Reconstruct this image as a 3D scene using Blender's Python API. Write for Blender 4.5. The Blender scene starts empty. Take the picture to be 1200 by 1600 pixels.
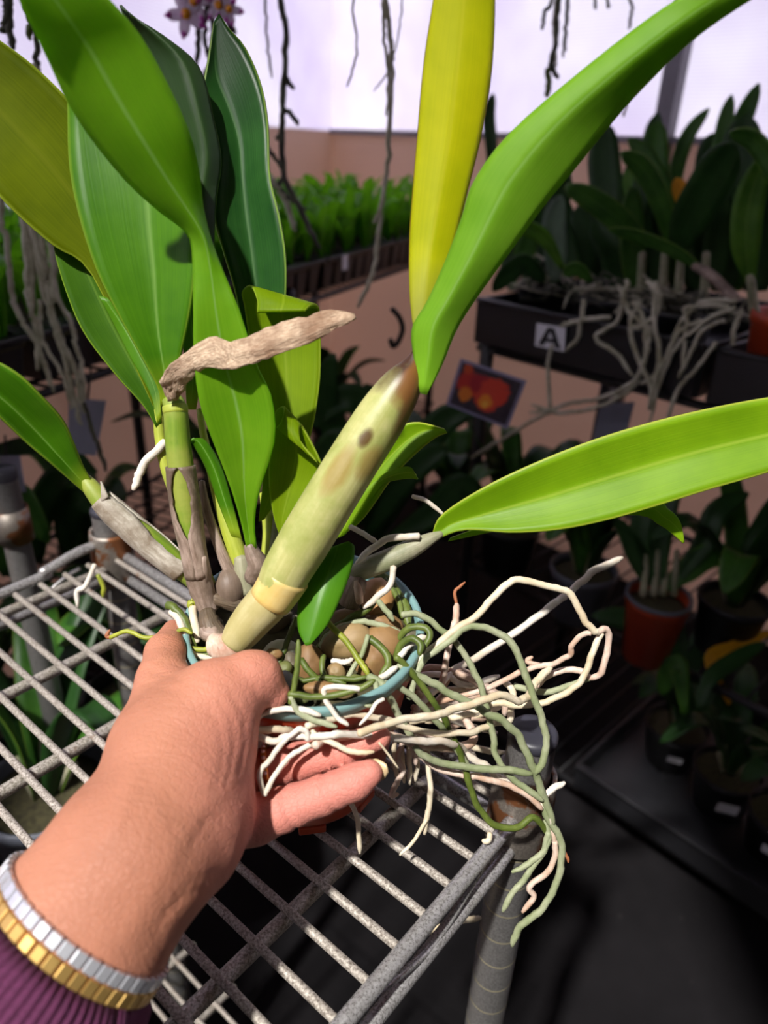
import bpy, math, random
import numpy as np
from mathutils import Vector, Matrix, Quaternion

random.seed(7)
rng = np.random.default_rng(7)
SC = bpy.context.scene
COL = SC.collection

# ------------------------------------------------------------------ camera
F = 1138.0                         # focal length in pixels of the 1200 x 1600 frame
CAM_H = 1.224
UP_C = np.array([0.0364, -0.8921, -0.4504]); UP_C /= np.linalg.norm(UP_C)   # world up seen by the camera (x right, y down, z forward)
fw = np.array([0, 0, 1.0]); YW = fw - UP_C * (fw @ UP_C); YW /= np.linalg.norm(YW)
XW = np.cross(YW, UP_C)
M_CW = np.array([XW, YW, UP_C])    # camera coords -> world coords
CAM = np.array([0, 0, CAM_H])
cd = bpy.data.cameras.new('camera'); cam = bpy.data.objects.new('camera', cd); COL.objects.link(cam)
cd.sensor_fit = 'HORIZONTAL'; cd.sensor_width = 36.0; cd.lens = F / 1200 * 36.0
cd.clip_start = 0.01; cd.clip_end = 60
cx, cy, cz = M_CW[:, 0], -M_CW[:, 1], -M_CW[:, 2]
cam.matrix_world = Matrix(((cx[0], cy[0], cz[0], CAM[0]), (cx[1], cy[1], cz[1], CAM[1]), (cx[2], cy[2], cz[2], CAM[2]), (0, 0, 0, 1)))
cd.dof.use_dof = True; cd.dof.focus_distance = 0.355; cd.dof.aperture_fstop = 9.5
SC.camera = cam

# ------------------------------------------------------------------ light
w = bpy.data.worlds.new('overcast_sky'); SC.world = w; w.use_nodes = True
bg = w.node_tree.nodes['Background']; bg.inputs[0].default_value = (0.96, 0.95, 1.0, 1); bg.inputs[1].default_value = 3.3
sl = bpy.data.lights.new('sun', 'SUN'); sun = bpy.data.objects.new('sun', sl); COL.objects.link(sun)
sl.energy = 6.4; sl.angle = math.radians(2.2); sl.color = (1.0, 0.965, 0.925)
SUN_C = np.array([-0.27, -0.50, -0.82]); SUN_W = M_CW @ SUN_C; SUN_W /= np.linalg.norm(SUN_W)
sun.location = (0, 0, 5)
sun.rotation_mode = 'QUATERNION'; sun.rotation_quaternion = Vector(SUN_W).to_track_quat('Z', 'Y')
vs = SC.view_settings; vs.view_transform = 'Standard'; vs.look = 'None'; vs.exposure = 0.0; vs.gamma = 1.0; vs.use_curve_mapping = False

# ------------------------------------------------------------------ helpers: placing
def C2W(p): return M_CW @ np.asarray(p, float) + CAM
def W(px, py, z):                       # point at distance z along the viewing axis
    return C2W(((px - 600) / F * z, (py - 800) / F * z, z))
def Wz(px, py, h):                      # point where the line of sight meets height h
    d = M_CW @ np.array([(px - 600) / F, (py - 800) / F, 1.0])
    return CAM + d * ((h - CAM_H) / d[2])
def PX(p):                              # world -> (px, py, depth)
    c = M_CW.T @ (np.asarray(p) - CAM); return c[0] / c[2] * F + 600, c[1] / c[2] * F + 800, c[2]
def norm(v): v = np.asarray(v, float); return v / (np.linalg.norm(v) + 1e-12)

def cr(P, n):                           # Catmull-Rom resample of rows
    P = np.asarray(P, float); m = len(P)
    if m < 3:
        t = np.linspace(0, 1, n)[:, None]; return P[0] * (1 - t) + P[-1] * t
    Q = np.vstack([2 * P[0] - P[1], P, 2 * P[-1] - P[-2]])
    out = []
    for s in np.linspace(0, m - 1, n):
        i = min(int(s), m - 2); t = s - i
        a, b, c, d = Q[i], Q[i + 1], Q[i + 2], Q[i + 3]
        out.append(0.5 * (2 * b + (c - a) * t + (2 * a - 5 * b + 4 * c - d) * t * t + (3 * b - a - 3 * c + d) * t ** 3))
    return np.array(out)

# ------------------------------------------------------------------ helpers: objects
def mesh(name, verts, faces, uvs=None, smooth=True):
    me = bpy.data.meshes.new(name); me.from_pydata([tuple(map(float, v)) for v in verts], [], [tuple(map(int, f)) for f in faces])
    if uvs is not None:
        ul = me.uv_layers.new(name='UVMap'); uvs = np.asarray(uvs, np.float32)
        li = np.zeros(len(me.loops), np.int32); me.loops.foreach_get('vertex_index', li)
        ul.data.foreach_set('uv', uvs[li].ravel())
    if smooth: me.polygons.foreach_set('use_smooth', [True] * len(me.polygons))
    me.update(); return me
def obj(name, me, mat=None, parent=None):
    o = bpy.data.objects.new(name, me); COL.objects.link(o)
    if mat is not None and not me.materials: me.materials.append(mat)
    if parent is not None:
        o.parent = parent
        o.matrix_parent_inverse = inv_world(parent)
    return o
def inv_world(o):                        # meshes hold world coordinates; only top-level objects carry a location
    return o.matrix_basis.inverted() if o.parent is None else Matrix.Identity(4)
def tag(o, label, cat, group=None, kind=None):
    o['label'] = label; o['category'] = cat
    if group: o['group'] = group
    if kind: o['kind'] = kind
    return o
def thing(name, loc, label, cat, group=None):
    o = bpy.data.objects.new(name, None); COL.objects.link(o); o.location = tuple(map(float, loc)); o.empty_display_size = 0.03
    return tag(o, label, cat, group)
def struct(o, label=None, cat=None):
    o['kind'] = 'structure'
    if label: o['label'] = label
    if cat: o['category'] = cat
    return o
def solid(o, t, off=0.0):
    m = o.modifiers.new('thickness', 'SOLIDIFY'); m.thickness = t; m.offset = off; return o
def bevel(o, wd, seg=2):
    m = o.modifiers.new('bevel', 'BEVEL'); m.width = wd; m.segments = seg; m.limit_method = 'ANGLE'; return o

def frames(P):
    P = np.asarray(P, float); T = np.gradient(P, axis=0); T /= np.linalg.norm(T, axis=1)[:, None] + 1e-12
    ref = np.array([0, 0, 1.0]) if abs(T[0][2]) < 0.9 else np.array([1.0, 0, 0])
    N = [norm(np.cross(T[0], ref))]
    for i in range(1, len(P)):
        v = N[-1] - T[i] * (N[-1] @ T[i]); N.append(norm(v))
    N = np.array(N); B = np.cross(T, N); return T, N, B
def tube_data(P, R, seg=10, caps=True, rough=0.0, face=False):
    P = np.asarray(P, float); n = len(P); R = np.broadcast_to(np.asarray(R, float), (n,))
    T, N, B = frames(P); V = []; U = []
    if face:                             # turn the seam to the far side, u = 0.5 toward the viewer's side
        for i in range(n):
            f = CAM - P[i]; f = norm(f - T[i] * (f @ T[i])); N[i] = -f
        B = np.cross(T, N)
    L = np.concatenate([[0], np.cumsum(np.linalg.norm(np.diff(P, axis=0), axis=1))])
    for i in range(n):
        for k in range(seg):
            a = 2 * math.pi * k / seg
            r = R[i] * (1 + (rng.uniform(-rough, rough) if rough else 0))
            V.append(P[i] + r * (math.cos(a) * N[i] + math.sin(a) * B[i])); U.append((k / seg, L[i]))
    Fc = [(i * seg + k, i * seg + (k + 1) % seg, (i + 1) * seg + (k + 1) % seg, (i + 1) * seg + k) for i in range(n - 1) for k in range(seg)]
    if caps:
        V.append(P[0] - T[0] * R[0] * 0.5); U.append((.5, 0)); c0 = len(V) - 1
        V.append(P[-1] + T[-1] * R[-1] * 0.5); U.append((.5, L[-1])); c1 = len(V) - 1
        for k in range(seg):
            Fc.append((c0, (k + 1) % seg, k)); Fc.append((c1, (n - 1) * seg + k, (n - 1) * seg + (k + 1) % seg))
    return V, Fc, U
def tube(name, P, R, mat, parent=None, seg=10, n=None, caps=True, rough=0.0, face=False):
    P = np.asarray(P, float); R = np.asarray(R, float) if np.ndim(R) else np.full(len(P), R)
    if n: Q = cr(np.hstack([P, R[:, None]]), n); P, R = Q[:, :3], np.maximum(Q[:, 3], 1e-4)
    V, Fc, U = tube_data(P, R, seg, caps, rough, face)
    return obj(name, mesh(name, V, Fc, U), mat, parent)
def merge(parts):
    V = []; Fc = []; U = []
    for v, f, u in parts:
        o = len(V); V += list(v); U += list(u) if u is not None else [(0, 0)] * len(v); Fc += [tuple(i + o for i in q) for q in f]
    return V, Fc, U
def box_data(c, ax, ay, az):
    c, ax, ay, az = map(lambda q: np.asarray(q, float), (c, ax, ay, az))
    V = [c + sx * ax + sy * ay + sz * az for sx in (-1, 1) for sy in (-1, 1) for sz in (-1, 1)]
    Fc = [(0, 1, 3, 2), (4, 6, 7, 5), (0, 4, 5, 1), (2, 3, 7, 6), (0, 2, 6, 4), (1, 5, 7, 3)]
    return V, Fc, [(0, 0)] * 8
def box(name, c, ax, ay, az, mat, parent=None, bv=0):
    v, f, u = box_data(c, ax, ay, az); o = obj(name, mesh(name, v, f, u, smooth=False), mat, parent)
    if bv: bevel(o, bv)
    return o
def lathe(name, prof, base, axis, mat, parent=None, seg=40, caps=False):
    axis = norm(axis); r = norm(np.cross(axis, (0.3, 1, 0.2))); s = np.cross(axis, r); V = []; U = []
    for j, (rad, h) in enumerate(prof):
        for k in range(seg):
            a = 2 * math.pi * k / seg; V.append(np.asarray(base) + axis * h + rad * (math.cos(a) * r + math.sin(a) * s)); U.append((k / seg, j / len(prof)))
    Fc = [(j * seg + k, j * seg + (k + 1) % seg, (j + 1) * seg + (k + 1) % seg, (j + 1) * seg + k) for j in range(len(prof) - 1) for k in range(seg)]
    if caps: Fc.append(tuple(range(seg - 1, -1, -1))); Fc.append(tuple((len(prof) - 1) * seg + k for k in range(seg)))
    return obj(name, mesh(name, V, Fc, U), mat, parent)

# ------------------------------------------------------------------ helpers: materials
def hexc(r, g, b): return tuple((c / 255 / 12.92 if c / 255 <= 0.04045 else ((c / 255 + 0.055) / 1.055) ** 2.4) for c in (r, g, b)) + (1,)
class NT:
    def __init__(s, name):
        s.m = bpy.data.materials.new(name); s.m.use_nodes = True; s.t = s.m.node_tree; s.b = s.t.nodes['Principled BSDF']; s.out = s.t.nodes['Material Output']
    def n(s, typ, **k):
        nd = s.t.nodes.new(typ)
        for a, v in k.items(): setattr(nd, a, v)
        return nd
    def l(s, a, b): s.t.links.new(a, b)
    def coord(s, out='Object', scale=(1, 1, 1)):
        tc = s.n('ShaderNodeTexCoord'); mp = s.n('ShaderNodeMapping'); mp.inputs['Scale'].default_value = scale; s.l(tc.outputs[out], mp.inputs[0]); return mp.outputs[0]
    def noise(s, co, scale=5, detail=4, rough=0.6, dist=0):
        t = s.n('ShaderNodeTexNoise'); t.inputs['Scale'].default_value = scale; t.inputs['Detail'].default_value = detail; t.inputs['Roughness'].default_value = rough; t.inputs['Distortion'].default_value = dist
        s.l(co, t.inputs['Vector']); return t.outputs['Fac']
    def ramp(s, fac, stops):
        r = s.n('ShaderNodeValToRGB'); e = r.color_ramp.elements
        while len(e) < len(stops): e.new(0.5)
        for q, (p, c) in zip(e, stops): q.position = p; q.color = c
        s.l(fac, r.inputs[0]); return r.outputs[0]
    def mix(s, fac, a, b, mode='MIX'):
        m = s.n('ShaderNodeMix', data_type='RGBA', blend_type=mode)
        for v, i in ((fac, 0), (a, 6), (b, 7)):
            if hasattr(v, 'is_linked') or hasattr(v, 'links'): s.l(v, m.inputs[i])
            else: m.inputs[i].default_value = v
        return m.outputs[2]
    def bump(s, h, strength=0.3, dist=0.001, target=None):
        b = s.n('ShaderNodeBump'); b.inputs['Strength'].default_value = strength; b.inputs['Distance'].default_value = dist; s.l(h, b.inputs['Height']); s.l(b.outputs[0], (target or s.b).inputs['Normal']); return b.outputs[0]
    def math(s, op, a, b=0.0):
        m = s.n('ShaderNodeMath', operation=op)
        for v, i in ((a, 0), (b, 1)):
            if hasattr(v, 'links'): s.l(v, m.inputs[i])
            else: m.inputs[i].default_value = v
        return m.outputs[0]
def plain(name, c, rough=0.5, metal=0.0, var=0.12, scale=60, bump=0.0, spec=0.5):
    t = NT(name); co = t.coord(); n = t.noise(co, scale, 4)
    lo = tuple(x * (1 - var) for x in c[:3]) + (1,); hi = tuple(min(1, x * (1 + var)) for x in c[:3]) + (1,)
    t.l(t.ramp(n, [(0.3, lo), (0.7, hi)]), t.b.inputs['Base Color']); t.b.inputs['Roughness'].default_value = rough; t.b.inputs['Metallic'].default_value = metal
    t.b.inputs['Specular IOR Level'].default_value = spec
    if bump: t.bump(n, bump, 0.001)
    return t.m
def leaf_mat(name, c1, c2, mid, trans, rough=0.38, tfac=0.35, edge=None, vein=0.35, base=None, spots=None, spec=0.28):
    """UV u across the blade, v along it: streaks along the blade, paler midrib, optional edge tint."""
    t = NT(name); uv = t.coord('UV'); co = t.coord()
    mp = t.n('ShaderNodeMapping'); mp.inputs['Scale'].default_value = (60, 1.3, 1); t.l(uv, mp.inputs[0])
    streak = t.noise(mp.outputs[0], 1.0, 3, 0.6); patch = t.noise(co, 28, 3)
    f = t.math('ADD', t.math('MULTIPLY', streak, vein), t.math('MULTIPLY', patch, 1 - vein))
    colr = t.ramp(f, [(0.35, c1), (0.65, c2)])
    sx = t.n('ShaderNodeSeparateXYZ'); t.l(uv, sx.inputs[0])
    d = t.math('ABSOLUTE', t.math('SUBTRACT', sx.outputs[0], 0.5))
    rib = t.ramp(d, [(0.0, (1, 1, 1, 1)), (0.035, (0, 0, 0, 1))])
    colr = t.mix(t.math('MULTIPLY', rib, 0.55), colr, mid)
    if edge: colr = t.mix(t.ramp(d, [(0.475, (0, 0, 0, 1)), (0.5, (1, 1, 1, 1))]), colr, edge)
    if base: colr = t.mix(t.ramp(sx.outputs[1], [(0.0, (1, 1, 1, 1)), (0.22, (0, 0, 0, 1))]), colr, base)
    if spots:
        for (u, v, ru, rv, c) in spots:
            du = t.math('DIVIDE', t.math('SUBTRACT', sx.outputs[0], u), ru); dv = t.math('DIVIDE', t.math('SUBTRACT', sx.outputs[1], v), rv)
            r2 = t.math('ADD', t.math('ADD', t.math('MULTIPLY', du, du), t.math('MULTIPLY', dv, dv)), t.math('MULTIPLY', t.math('SUBTRACT', patch, 0.5), 1.2))
            colr = t.mix(t.ramp(r2, [(0.45, (1, 1, 1, 1)), (1.0, (0, 0, 0, 1))]), colr, c)
    t.l(colr, t.b.inputs['Base Color']); t.b.inputs['Roughness'].default_value = rough; t.b.inputs['Specular IOR Level'].default_value = spec
    bn = t.bump(streak, 0.10, 0.0008)
    tr = t.n('ShaderNodeBsdfTranslucent'); t.l(t.mix(1.0, colr, trans, 'MULTIPLY') if trans else colr, tr.inputs[0]); t.l(bn, tr.inputs['Normal'])
    mx = t.n('ShaderNodeMixShader'); mx.inputs[0].default_value = tfac
    t.l(t.b.outputs[0], mx.inputs[1]); t.l(tr.outputs[0], mx.inputs[2]); t.l(mx.outputs[0], t.out.inputs[0]); return t.m

M = {}
TR = (1.9, 2.0, 0.7, 1)
M['leaf_bright'] = leaf_mat('leaf_bright', hexc(96, 150, 10), hexc(126, 178, 22), hexc(168, 200, 110), TR, 0.42, edge=hexc(150, 180, 60))
M['leaf_front'] = leaf_mat('leaf_front', hexc(106, 156, 20), hexc(128, 172, 34), hexc(160, 190, 120), TR, 0.42, tfac=0.5)
M['leaf_mid'] = leaf_mat('leaf_mid', hexc(62, 114, 10), hexc(86, 138, 20), hexc(140, 178, 90), TR, 0.38, base=hexc(150, 170, 40), edge=hexc(120, 150, 40))
M['leaf_olive_shaded'] = leaf_mat('leaf_olive_shaded', hexc(84, 100, 0), hexc(108, 122, 4), hexc(116, 126, 20), TR, 0.6, tfac=0.45, spec=0.06, edge=hexc(150, 165, 50))  # olive underside tone, darkened in the colour to stand in for shade
M['leaf_dark'] = leaf_mat('leaf_dark', hexc(26, 66, 26), hexc(48, 92, 38), hexc(92, 130, 80), TR, 0.33, tfac=0.22, edge=hexc(130, 160, 70))
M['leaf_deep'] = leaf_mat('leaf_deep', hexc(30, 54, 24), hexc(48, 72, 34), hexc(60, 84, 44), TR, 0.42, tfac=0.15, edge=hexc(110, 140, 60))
M['leaf_side'] = leaf_mat('leaf_side', hexc(108, 148, 10), hexc(130, 168, 18), hexc(170, 190, 70), TR, 0.42, edge=hexc(170, 180, 60))
M['leaf_yellow'] = leaf_mat('leaf_yellow', hexc(172, 180, 2), hexc(200, 200, 14), hexc(196, 194, 40), (1.5, 1.5, 0.5, 1), 0.45, tfac=0.45, edge=hexc(126, 86, 40), base=hexc(150, 150, 60), spots=[(0.55, 0.905, 0.10, 0.025, hexc(96, 70, 20))])
M['leaf_arch'] = leaf_mat('leaf_arch', hexc(100, 150, 20), hexc(124, 168, 44), hexc(150, 186, 104), TR, 0.50, spec=0.18, base=hexc(130, 180, 40), edge=hexc(110, 150, 50))
M['leaf_left'] = leaf_mat('leaf_left', hexc(46, 86, 6), hexc(66, 106, 12), hexc(100, 136, 40), TR, 0.6, edge=hexc(120, 150, 40), spec=0.08)
M['leaf_lime'] = leaf_mat('leaf_lime', hexc(100, 128, 2), hexc(124, 150, 8), hexc(140, 160, 40), TR, 0.5, edge=hexc(150, 170, 50), spec=0.15)
M['leaf_small'] = leaf_mat('leaf_small', hexc(62, 118, 14), hexc(86, 142, 26), hexc(104, 156, 50), TR, 0.36)
M['bg_leaf'] = leaf_mat('bg_leaf', hexc(40, 80, 26), hexc(66, 110, 38), hexc(84, 120, 60), TR, 0.40, tfac=0.2, edge=hexc(110, 140, 50))
M['bg_leaf_dark'] = leaf_mat('bg_leaf_dark', hexc(28, 58, 24), hexc(44, 78, 34), hexc(50, 80, 44), TR, 0.40, tfac=0.15)
M['bg_leaf_light'] = leaf_mat('bg_leaf_light', hexc(62, 104, 30), hexc(92, 136, 44), hexc(120, 156, 80), TR, 0.42, tfac=0.3)
M['bg_leaf_grey'] = leaf_mat('bg_leaf_grey', hexc(96, 116, 100), hexc(126, 146, 128), hexc(140, 156, 140), TR, 0.4, tfac=0.15)
M['bg_leaf_yellow'] = leaf_mat('bg_leaf_yellow', hexc(190, 140, 20), hexc(220, 170, 40), hexc(180, 120, 20), (1.4, 1.2, .6, 1), 0.5)
M['seedling'] = leaf_mat('seedling', hexc(64, 124, 24), hexc(104, 164, 40), hexc(130, 180, 80), TR, 0.42, tfac=0.4)

def cane_mat(name, c1, c2, c3, streak=(90, 3, 1), rough=0.55, spots=None, bump=0.25):
    t = NT(name); uv = t.coord('UV'); co = t.coord(); mp = t.n('ShaderNodeMapping'); mp.inputs['Scale'].default_value = (streak[0] / 4, streak[1] * 20, 1); t.l(uv, mp.inputs[0])
    s = t.noise(mp.outputs[0], 1.0, 4); p = t.noise(co, 45, 5, 0.65)
    colr = t.mix(t.ramp(p, [(0.42, (0, 0, 0, 1)), (0.62, (1, 1, 1, 1))]), t.ramp(s, [(0.3, c1), (0.7, c2)]), c3)
    if spots:
        sx = t.n('ShaderNodeSeparateXYZ'); t.l(uv, sx.inputs[0])
        for (u, v, ru, rv, c, k) in spots:
            du = t.math('DIVIDE', t.math('SUBTRACT', sx.outputs[0], u), ru); dv = t.math('DIVIDE', t.math('SUBTRACT', sx.outputs[1], v), rv)
            r2 = t.math('ADD', t.math('ADD', t.math('MULTIPLY', du, du), t.math('MULTIPLY', dv, dv)), t.math('MULTIPLY', t.math('SUBTRACT', p, 0.5), 1.6))
            colr = t.mix(t.math('MULTIPLY', t.ramp(r2, [(0.3, (1, 1, 1, 1)), (1.0, (0, 0, 0, 1))]), k), colr, c)
    t.l(colr, t.b.inputs['Base Color']); t.b.inputs['Roughness'].default_value = rough; t.bump(s, bump, 0.001); return t.m
M['cane_green'] = cane_mat('cane_green', hexc(96, 128, 24), hexc(124, 150, 40), hexc(140, 150, 60), bump=0.1)
M['cane_yellow'] = cane_mat('cane_yellow', hexc(150, 164, 40), hexc(176, 184, 70), hexc(150, 160, 60), bump=0.1)
M['sheath_grey'] = cane_mat('sheath_grey', hexc(150, 142, 126), hexc(210, 204, 190), hexc(122, 108, 90))
M['sheath_brown'] = cane_mat('sheath_brown', hexc(118, 98, 84), hexc(178, 158, 144), hexc(98, 82, 68))
M['sheath_olive'] = cane_mat('sheath_olive', hexc(138, 134, 108), hexc(168, 164, 138), hexc(120, 124, 92))
M['dead_leaf'] = cane_mat('dead_leaf', hexc(158, 130, 104), hexc(216, 192, 164), hexc(134, 104, 80), streak=(50, 2, 1), rough=0.8, bump=0.8)
M['old_bulb'] = cane_mat('old_bulb', hexc(104, 88, 76), hexc(130, 112, 98), hexc(96, 80, 66))
M['pink_sheath'] = cane_mat('pink_sheath', hexc(196, 164, 142), hexc(222, 200, 182), hexc(160, 112, 88), streak=(20, 10, 1))
M['bark'] = cane_mat('bark', hexc(84, 68, 52), hexc(120, 102, 82), hexc(70, 60, 44), bump=0.8)
M['root_white'] = cane_mat('root_white', hexc(206, 196, 180), hexc(238, 232, 220), hexc(196, 182, 160), streak=(20, 12, 1), rough=0.65, bump=0.15)
M['root_cream'] = cane_mat('root_cream', hexc(206, 192, 162), hexc(232, 222, 200), hexc(196, 178, 144), streak=(20, 12, 1), rough=0.65, bump=0.15)
M['root_pink'] = cane_mat('root_pink', hexc(196, 168, 148), hexc(224, 206, 192), hexc(184, 148, 122), streak=(20, 12, 1), rough=0.65, bump=0.15)
M['root_sage'] = cane_mat('root_sage', hexc(136, 142, 108), hexc(170, 174, 144), hexc(126, 136, 96), streak=(20, 12, 1), rough=0.65, bump=0.15)
M['root_green'] = cane_mat('root_green', hexc(78, 92, 30), hexc(106, 120, 52), hexc(66, 82, 24), streak=(20, 12, 1), rough=0.5, bump=0.15)
M['root_yellow'] = cane_mat('root_yellow', hexc(140, 148, 40), hexc(168, 172, 60), hexc(120, 130, 36), streak=(20, 12, 1), rough=0.5, bump=0.15)
M['root_rust'] = plain('root_rust', hexc(150, 92, 58), 0.6)
M['bg_root'] = cane_mat('bg_root', hexc(168, 164, 142), hexc(208, 204, 184), hexc(150, 146, 120), streak=(20, 8, 1), rough=0.7)
M['bg_root_dark'] = cane_mat('bg_root_dark', hexc(64, 66, 50), hexc(96, 98, 78), hexc(54, 50, 42), streak=(20, 8, 1), rough=0.7)

def steel_mat(name, c1, c2, rust, rough, metal=0.75, rs=0.68):
    t = NT(name); co = t.coord(); n = t.noise(co, 800, 5, 0.7); r = t.noise(co, 42, 4, 0.6)
    colr = t.mix(t.ramp(r, [(rs, (0, 0, 0, 1)), (rs + 0.06, (1, 1, 1, 1))]), t.ramp(n, [(0.38, c1), (0.62, c2)]), rust)
    t.l(colr, t.b.inputs['Base Color']); t.b.inputs['Metallic'].default_value = metal
    t.l(t.math('ADD', t.math('MULTIPLY', n, 0.35), rough), t.b.inputs['Roughness']); t.bump(n, 0.25, 0.0006); return t.m
M['wire'] = steel_mat('wire', hexc(112, 102, 92), hexc(200, 192, 180), hexc(122, 84, 56), 0.30, 0.25)
M['bar'] = steel_mat('bar', hexc(124, 116, 102), hexc(212, 206, 196), hexc(120, 86, 56), 0.22, 0.25)
M['edge'] = steel_mat('edge', hexc(128, 125, 122), hexc(184, 182, 182), hexc(110, 84, 60), 0.12, 0.5, 0.75)
M['post'] = steel_mat('post', hexc(104, 102, 100), hexc(136, 134, 132), hexc(112, 84, 60), 0.16, 0.5, 0.74)
M['collar'] = steel_mat('collar', hexc(120, 112, 104), hexc(150, 142, 132), hexc(124, 78, 46), 0.3, 0.6, 0.5)
M['groove'] = plain('groove', hexc(176, 168, 140), 0.5, 0.6)
M['cap'] = plain('cap', hexc(48, 48, 56), 0.45)
M['black'] = plain('black_plastic', hexc(26, 26, 29), 0.42)
M['black_metal'] = plain('black_metal', hexc(20, 20, 22), 0.5)
M['grey_plastic'] = plain('grey_plastic', hexc(92, 96, 106), 0.5)
M['soil'] = plain('potting_mix', hexc(64, 60, 36), 0.9, var=0.6, scale=160, bump=1.0)
M['white_card'] = plain('white_card', hexc(222, 222, 226), 0.5, var=0.03)
M['grey_card'] = plain('grey_card', hexc(150, 150, 172), 0.5, var=0.05)
M['ink'] = plain('ink', hexc(14, 14, 14), 0.6)

# ------------------------------------------------------------------ shelf frame (one unit = one wire spacing)
U = 0.0205
UV0 = np.array([1.70402103, 7.26433977, 20.90965733])
DU = np.array([-0.6411, 0.3249, -0.6953]); DV = np.array([0.7666, 0.314, -0.5601])
wu = M_CW @ DU; wv = M_CW @ DV; wo = M_CW @ (UV0 * U) + CAM
SHELF_Z = wo[2]
wu[2] = 0; wv[2] = 0; wu = norm(wu); wv = wv - wu * (wu @ wv); wv = norm(wv)
def S(u, v, dz=0.0): return np.array([wo[0], wo[1], SHELF_Z]) + (wu * u + wv * v) * U + np.array([0, 0, dz])
def uv_of(p): d = (np.asarray(p) - np.array([wo[0], wo[1], SHELF_Z])) / U; return d @ wu, d @ wv

# ================================================================== ROOM
FLOOR_R = 4.6
t = NT('floor_dark'); co = t.coord(); n1 = t.noise(co, 3.0, 6, 0.7); n2 = t.noise(co, 45, 3)
sp = t.ramp(n2, [(0.70, (0, 0, 0, 1)), (0.78, (1, 1, 1, 1))])
t.l(t.mix(t.math('MULTIPLY', sp, 0.35), t.ramp(n1, [(0.3, hexc(10, 9, 11)), (0.7, hexc(24, 22, 24))]), hexc(70, 66, 64)), t.b.inputs['Base Color']); t.b.inputs['Roughness'].default_value = 0.85; t.b.inputs['Specular IOR Level'].default_value = 0.15; t.bump(n2, 0.3, 0.003)
M['floor'] = t.m

# rack lines measured on the ground plan
tA = Wz(0, 536, 1.0); tB = Wz(650, 370, 1.0)              # front rim of the seedling trays
dT = norm((tB - tA) * (1, 1, 0)); nT = np.array([-dT[1], dT[0], 0]);                 # nT points back, to the wall
aA = Wz(742, 535, 0.915); aB = Wz(1100, 628, 0.915)       # lower front edge of the rack with the letter card
dA = norm((aA - aB) * (1, 1, 0)); nA = np.array([dA[1], -dA[0], 0])
if nT @ np.array([-1, 1, 0]) < 0: nT = -nT
if nA @ np.array([1, 1, 0]) < 0: nA = -nA
Z3 = np.array([0, 0, 1.0])
WL0 = tA + nT * 0.62; WR0 = aA + nA * 0.95                # points on the two walls
A2 = np.array([[dT[0], -dA[0]], [dT[1], -dA[1]]]); st = np.linalg.solve(A2, (WR0 - WL0)[:2])
corner = WL0 + dT * st[0]; corner[2] = 0

def slab(name, a, b, z0, z1, nrm, th, mat, parent=None):
    a = np.array([a[0], a[1], 0]); b = np.array([b[0], b[1], 0]); c = (a + b) / 2 + Z3 * (z0 + z1) / 2 + nrm * th / 2
    return box(name, c, (b - a) / 2, nrm * th / 2, Z3 * (z1 - z0) / 2, mat, parent)
# translucent woven sheeting: daylight comes through it
t = NT('woven_sheeting'); co = t.coord(); 
wv1 = t.n('ShaderNodeTexWave', wave_type='BANDS', bands_direction='Z'); wv1.inputs['Scale'].default_value = 42; wv1.inputs['Distortion'].default_value = 0.6; t.l(co, wv1.inputs[0])
n1 = t.noise(co, 2.2, 3)
cc = t.mix(t.math('MULTIPLY', wv1.outputs['Fac'], 0.22), hexc(252, 250, 255), hexc(196, 190, 204)); cc = t.mix(1.0, cc, t.ramp(n1, [(0.3, hexc(236, 230, 244)), (0.7, hexc(255, 255, 255))]), 'MULTIPLY')
tr = t.n('ShaderNodeBsdfTranslucent'); df = t.n('ShaderNodeBsdfDiffuse'); t.l(cc, tr.inputs[0]); t.l(cc, df.inputs[0])
mx = t.n('ShaderNodeMixShader'); mx.inputs[0].default_value = 0.12; t.l(tr.outputs[0], mx.inputs[1]); t.l(df.outputs[0], mx.inputs[2]); t.l(mx.outputs[0], t.out.inputs[0]); M['sheeting'] = t.m
# lower wall: beige ribbed board
t = NT('ribbed_board'); co = t.coord(); wv1 = t.n('ShaderNodeTexWave', wave_type='BANDS', bands_direction='Z'); wv1.inputs['Scale'].default_value = 22; t.l(co, wv1.inputs[0])
n1 = t.noise(co, 1.5, 3)
t.l(t.ramp(n1, [(0.3, hexc(186, 158, 140)), (0.7, hexc(206, 178, 160))]), t.b.inputs['Base Color']); t.b.inputs['Roughness'].default_value = 0.7; t.bump(wv1.outputs['Fac'], 0.5, 0.004)
tr = t.n('ShaderNodeBsdfTranslucent'); tr.inputs[0].default_value = hexc(238, 213, 200); mx = t.n('ShaderNodeMixShader'); mx.inputs[0].default_value = 0.34
t.l(t.b.outputs[0], mx.inputs[1]); t.l(tr.outputs[0], mx.inputs[2]); t.l(mx.outputs[0], t.out.inputs[0]); M['board'] = t.m
M['added_enclosure'] = plain('added_enclosure', hexc(150, 146, 142), 0.8)
M['beam'] = plain('beam', hexc(120, 116, 122), 0.6)

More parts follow.
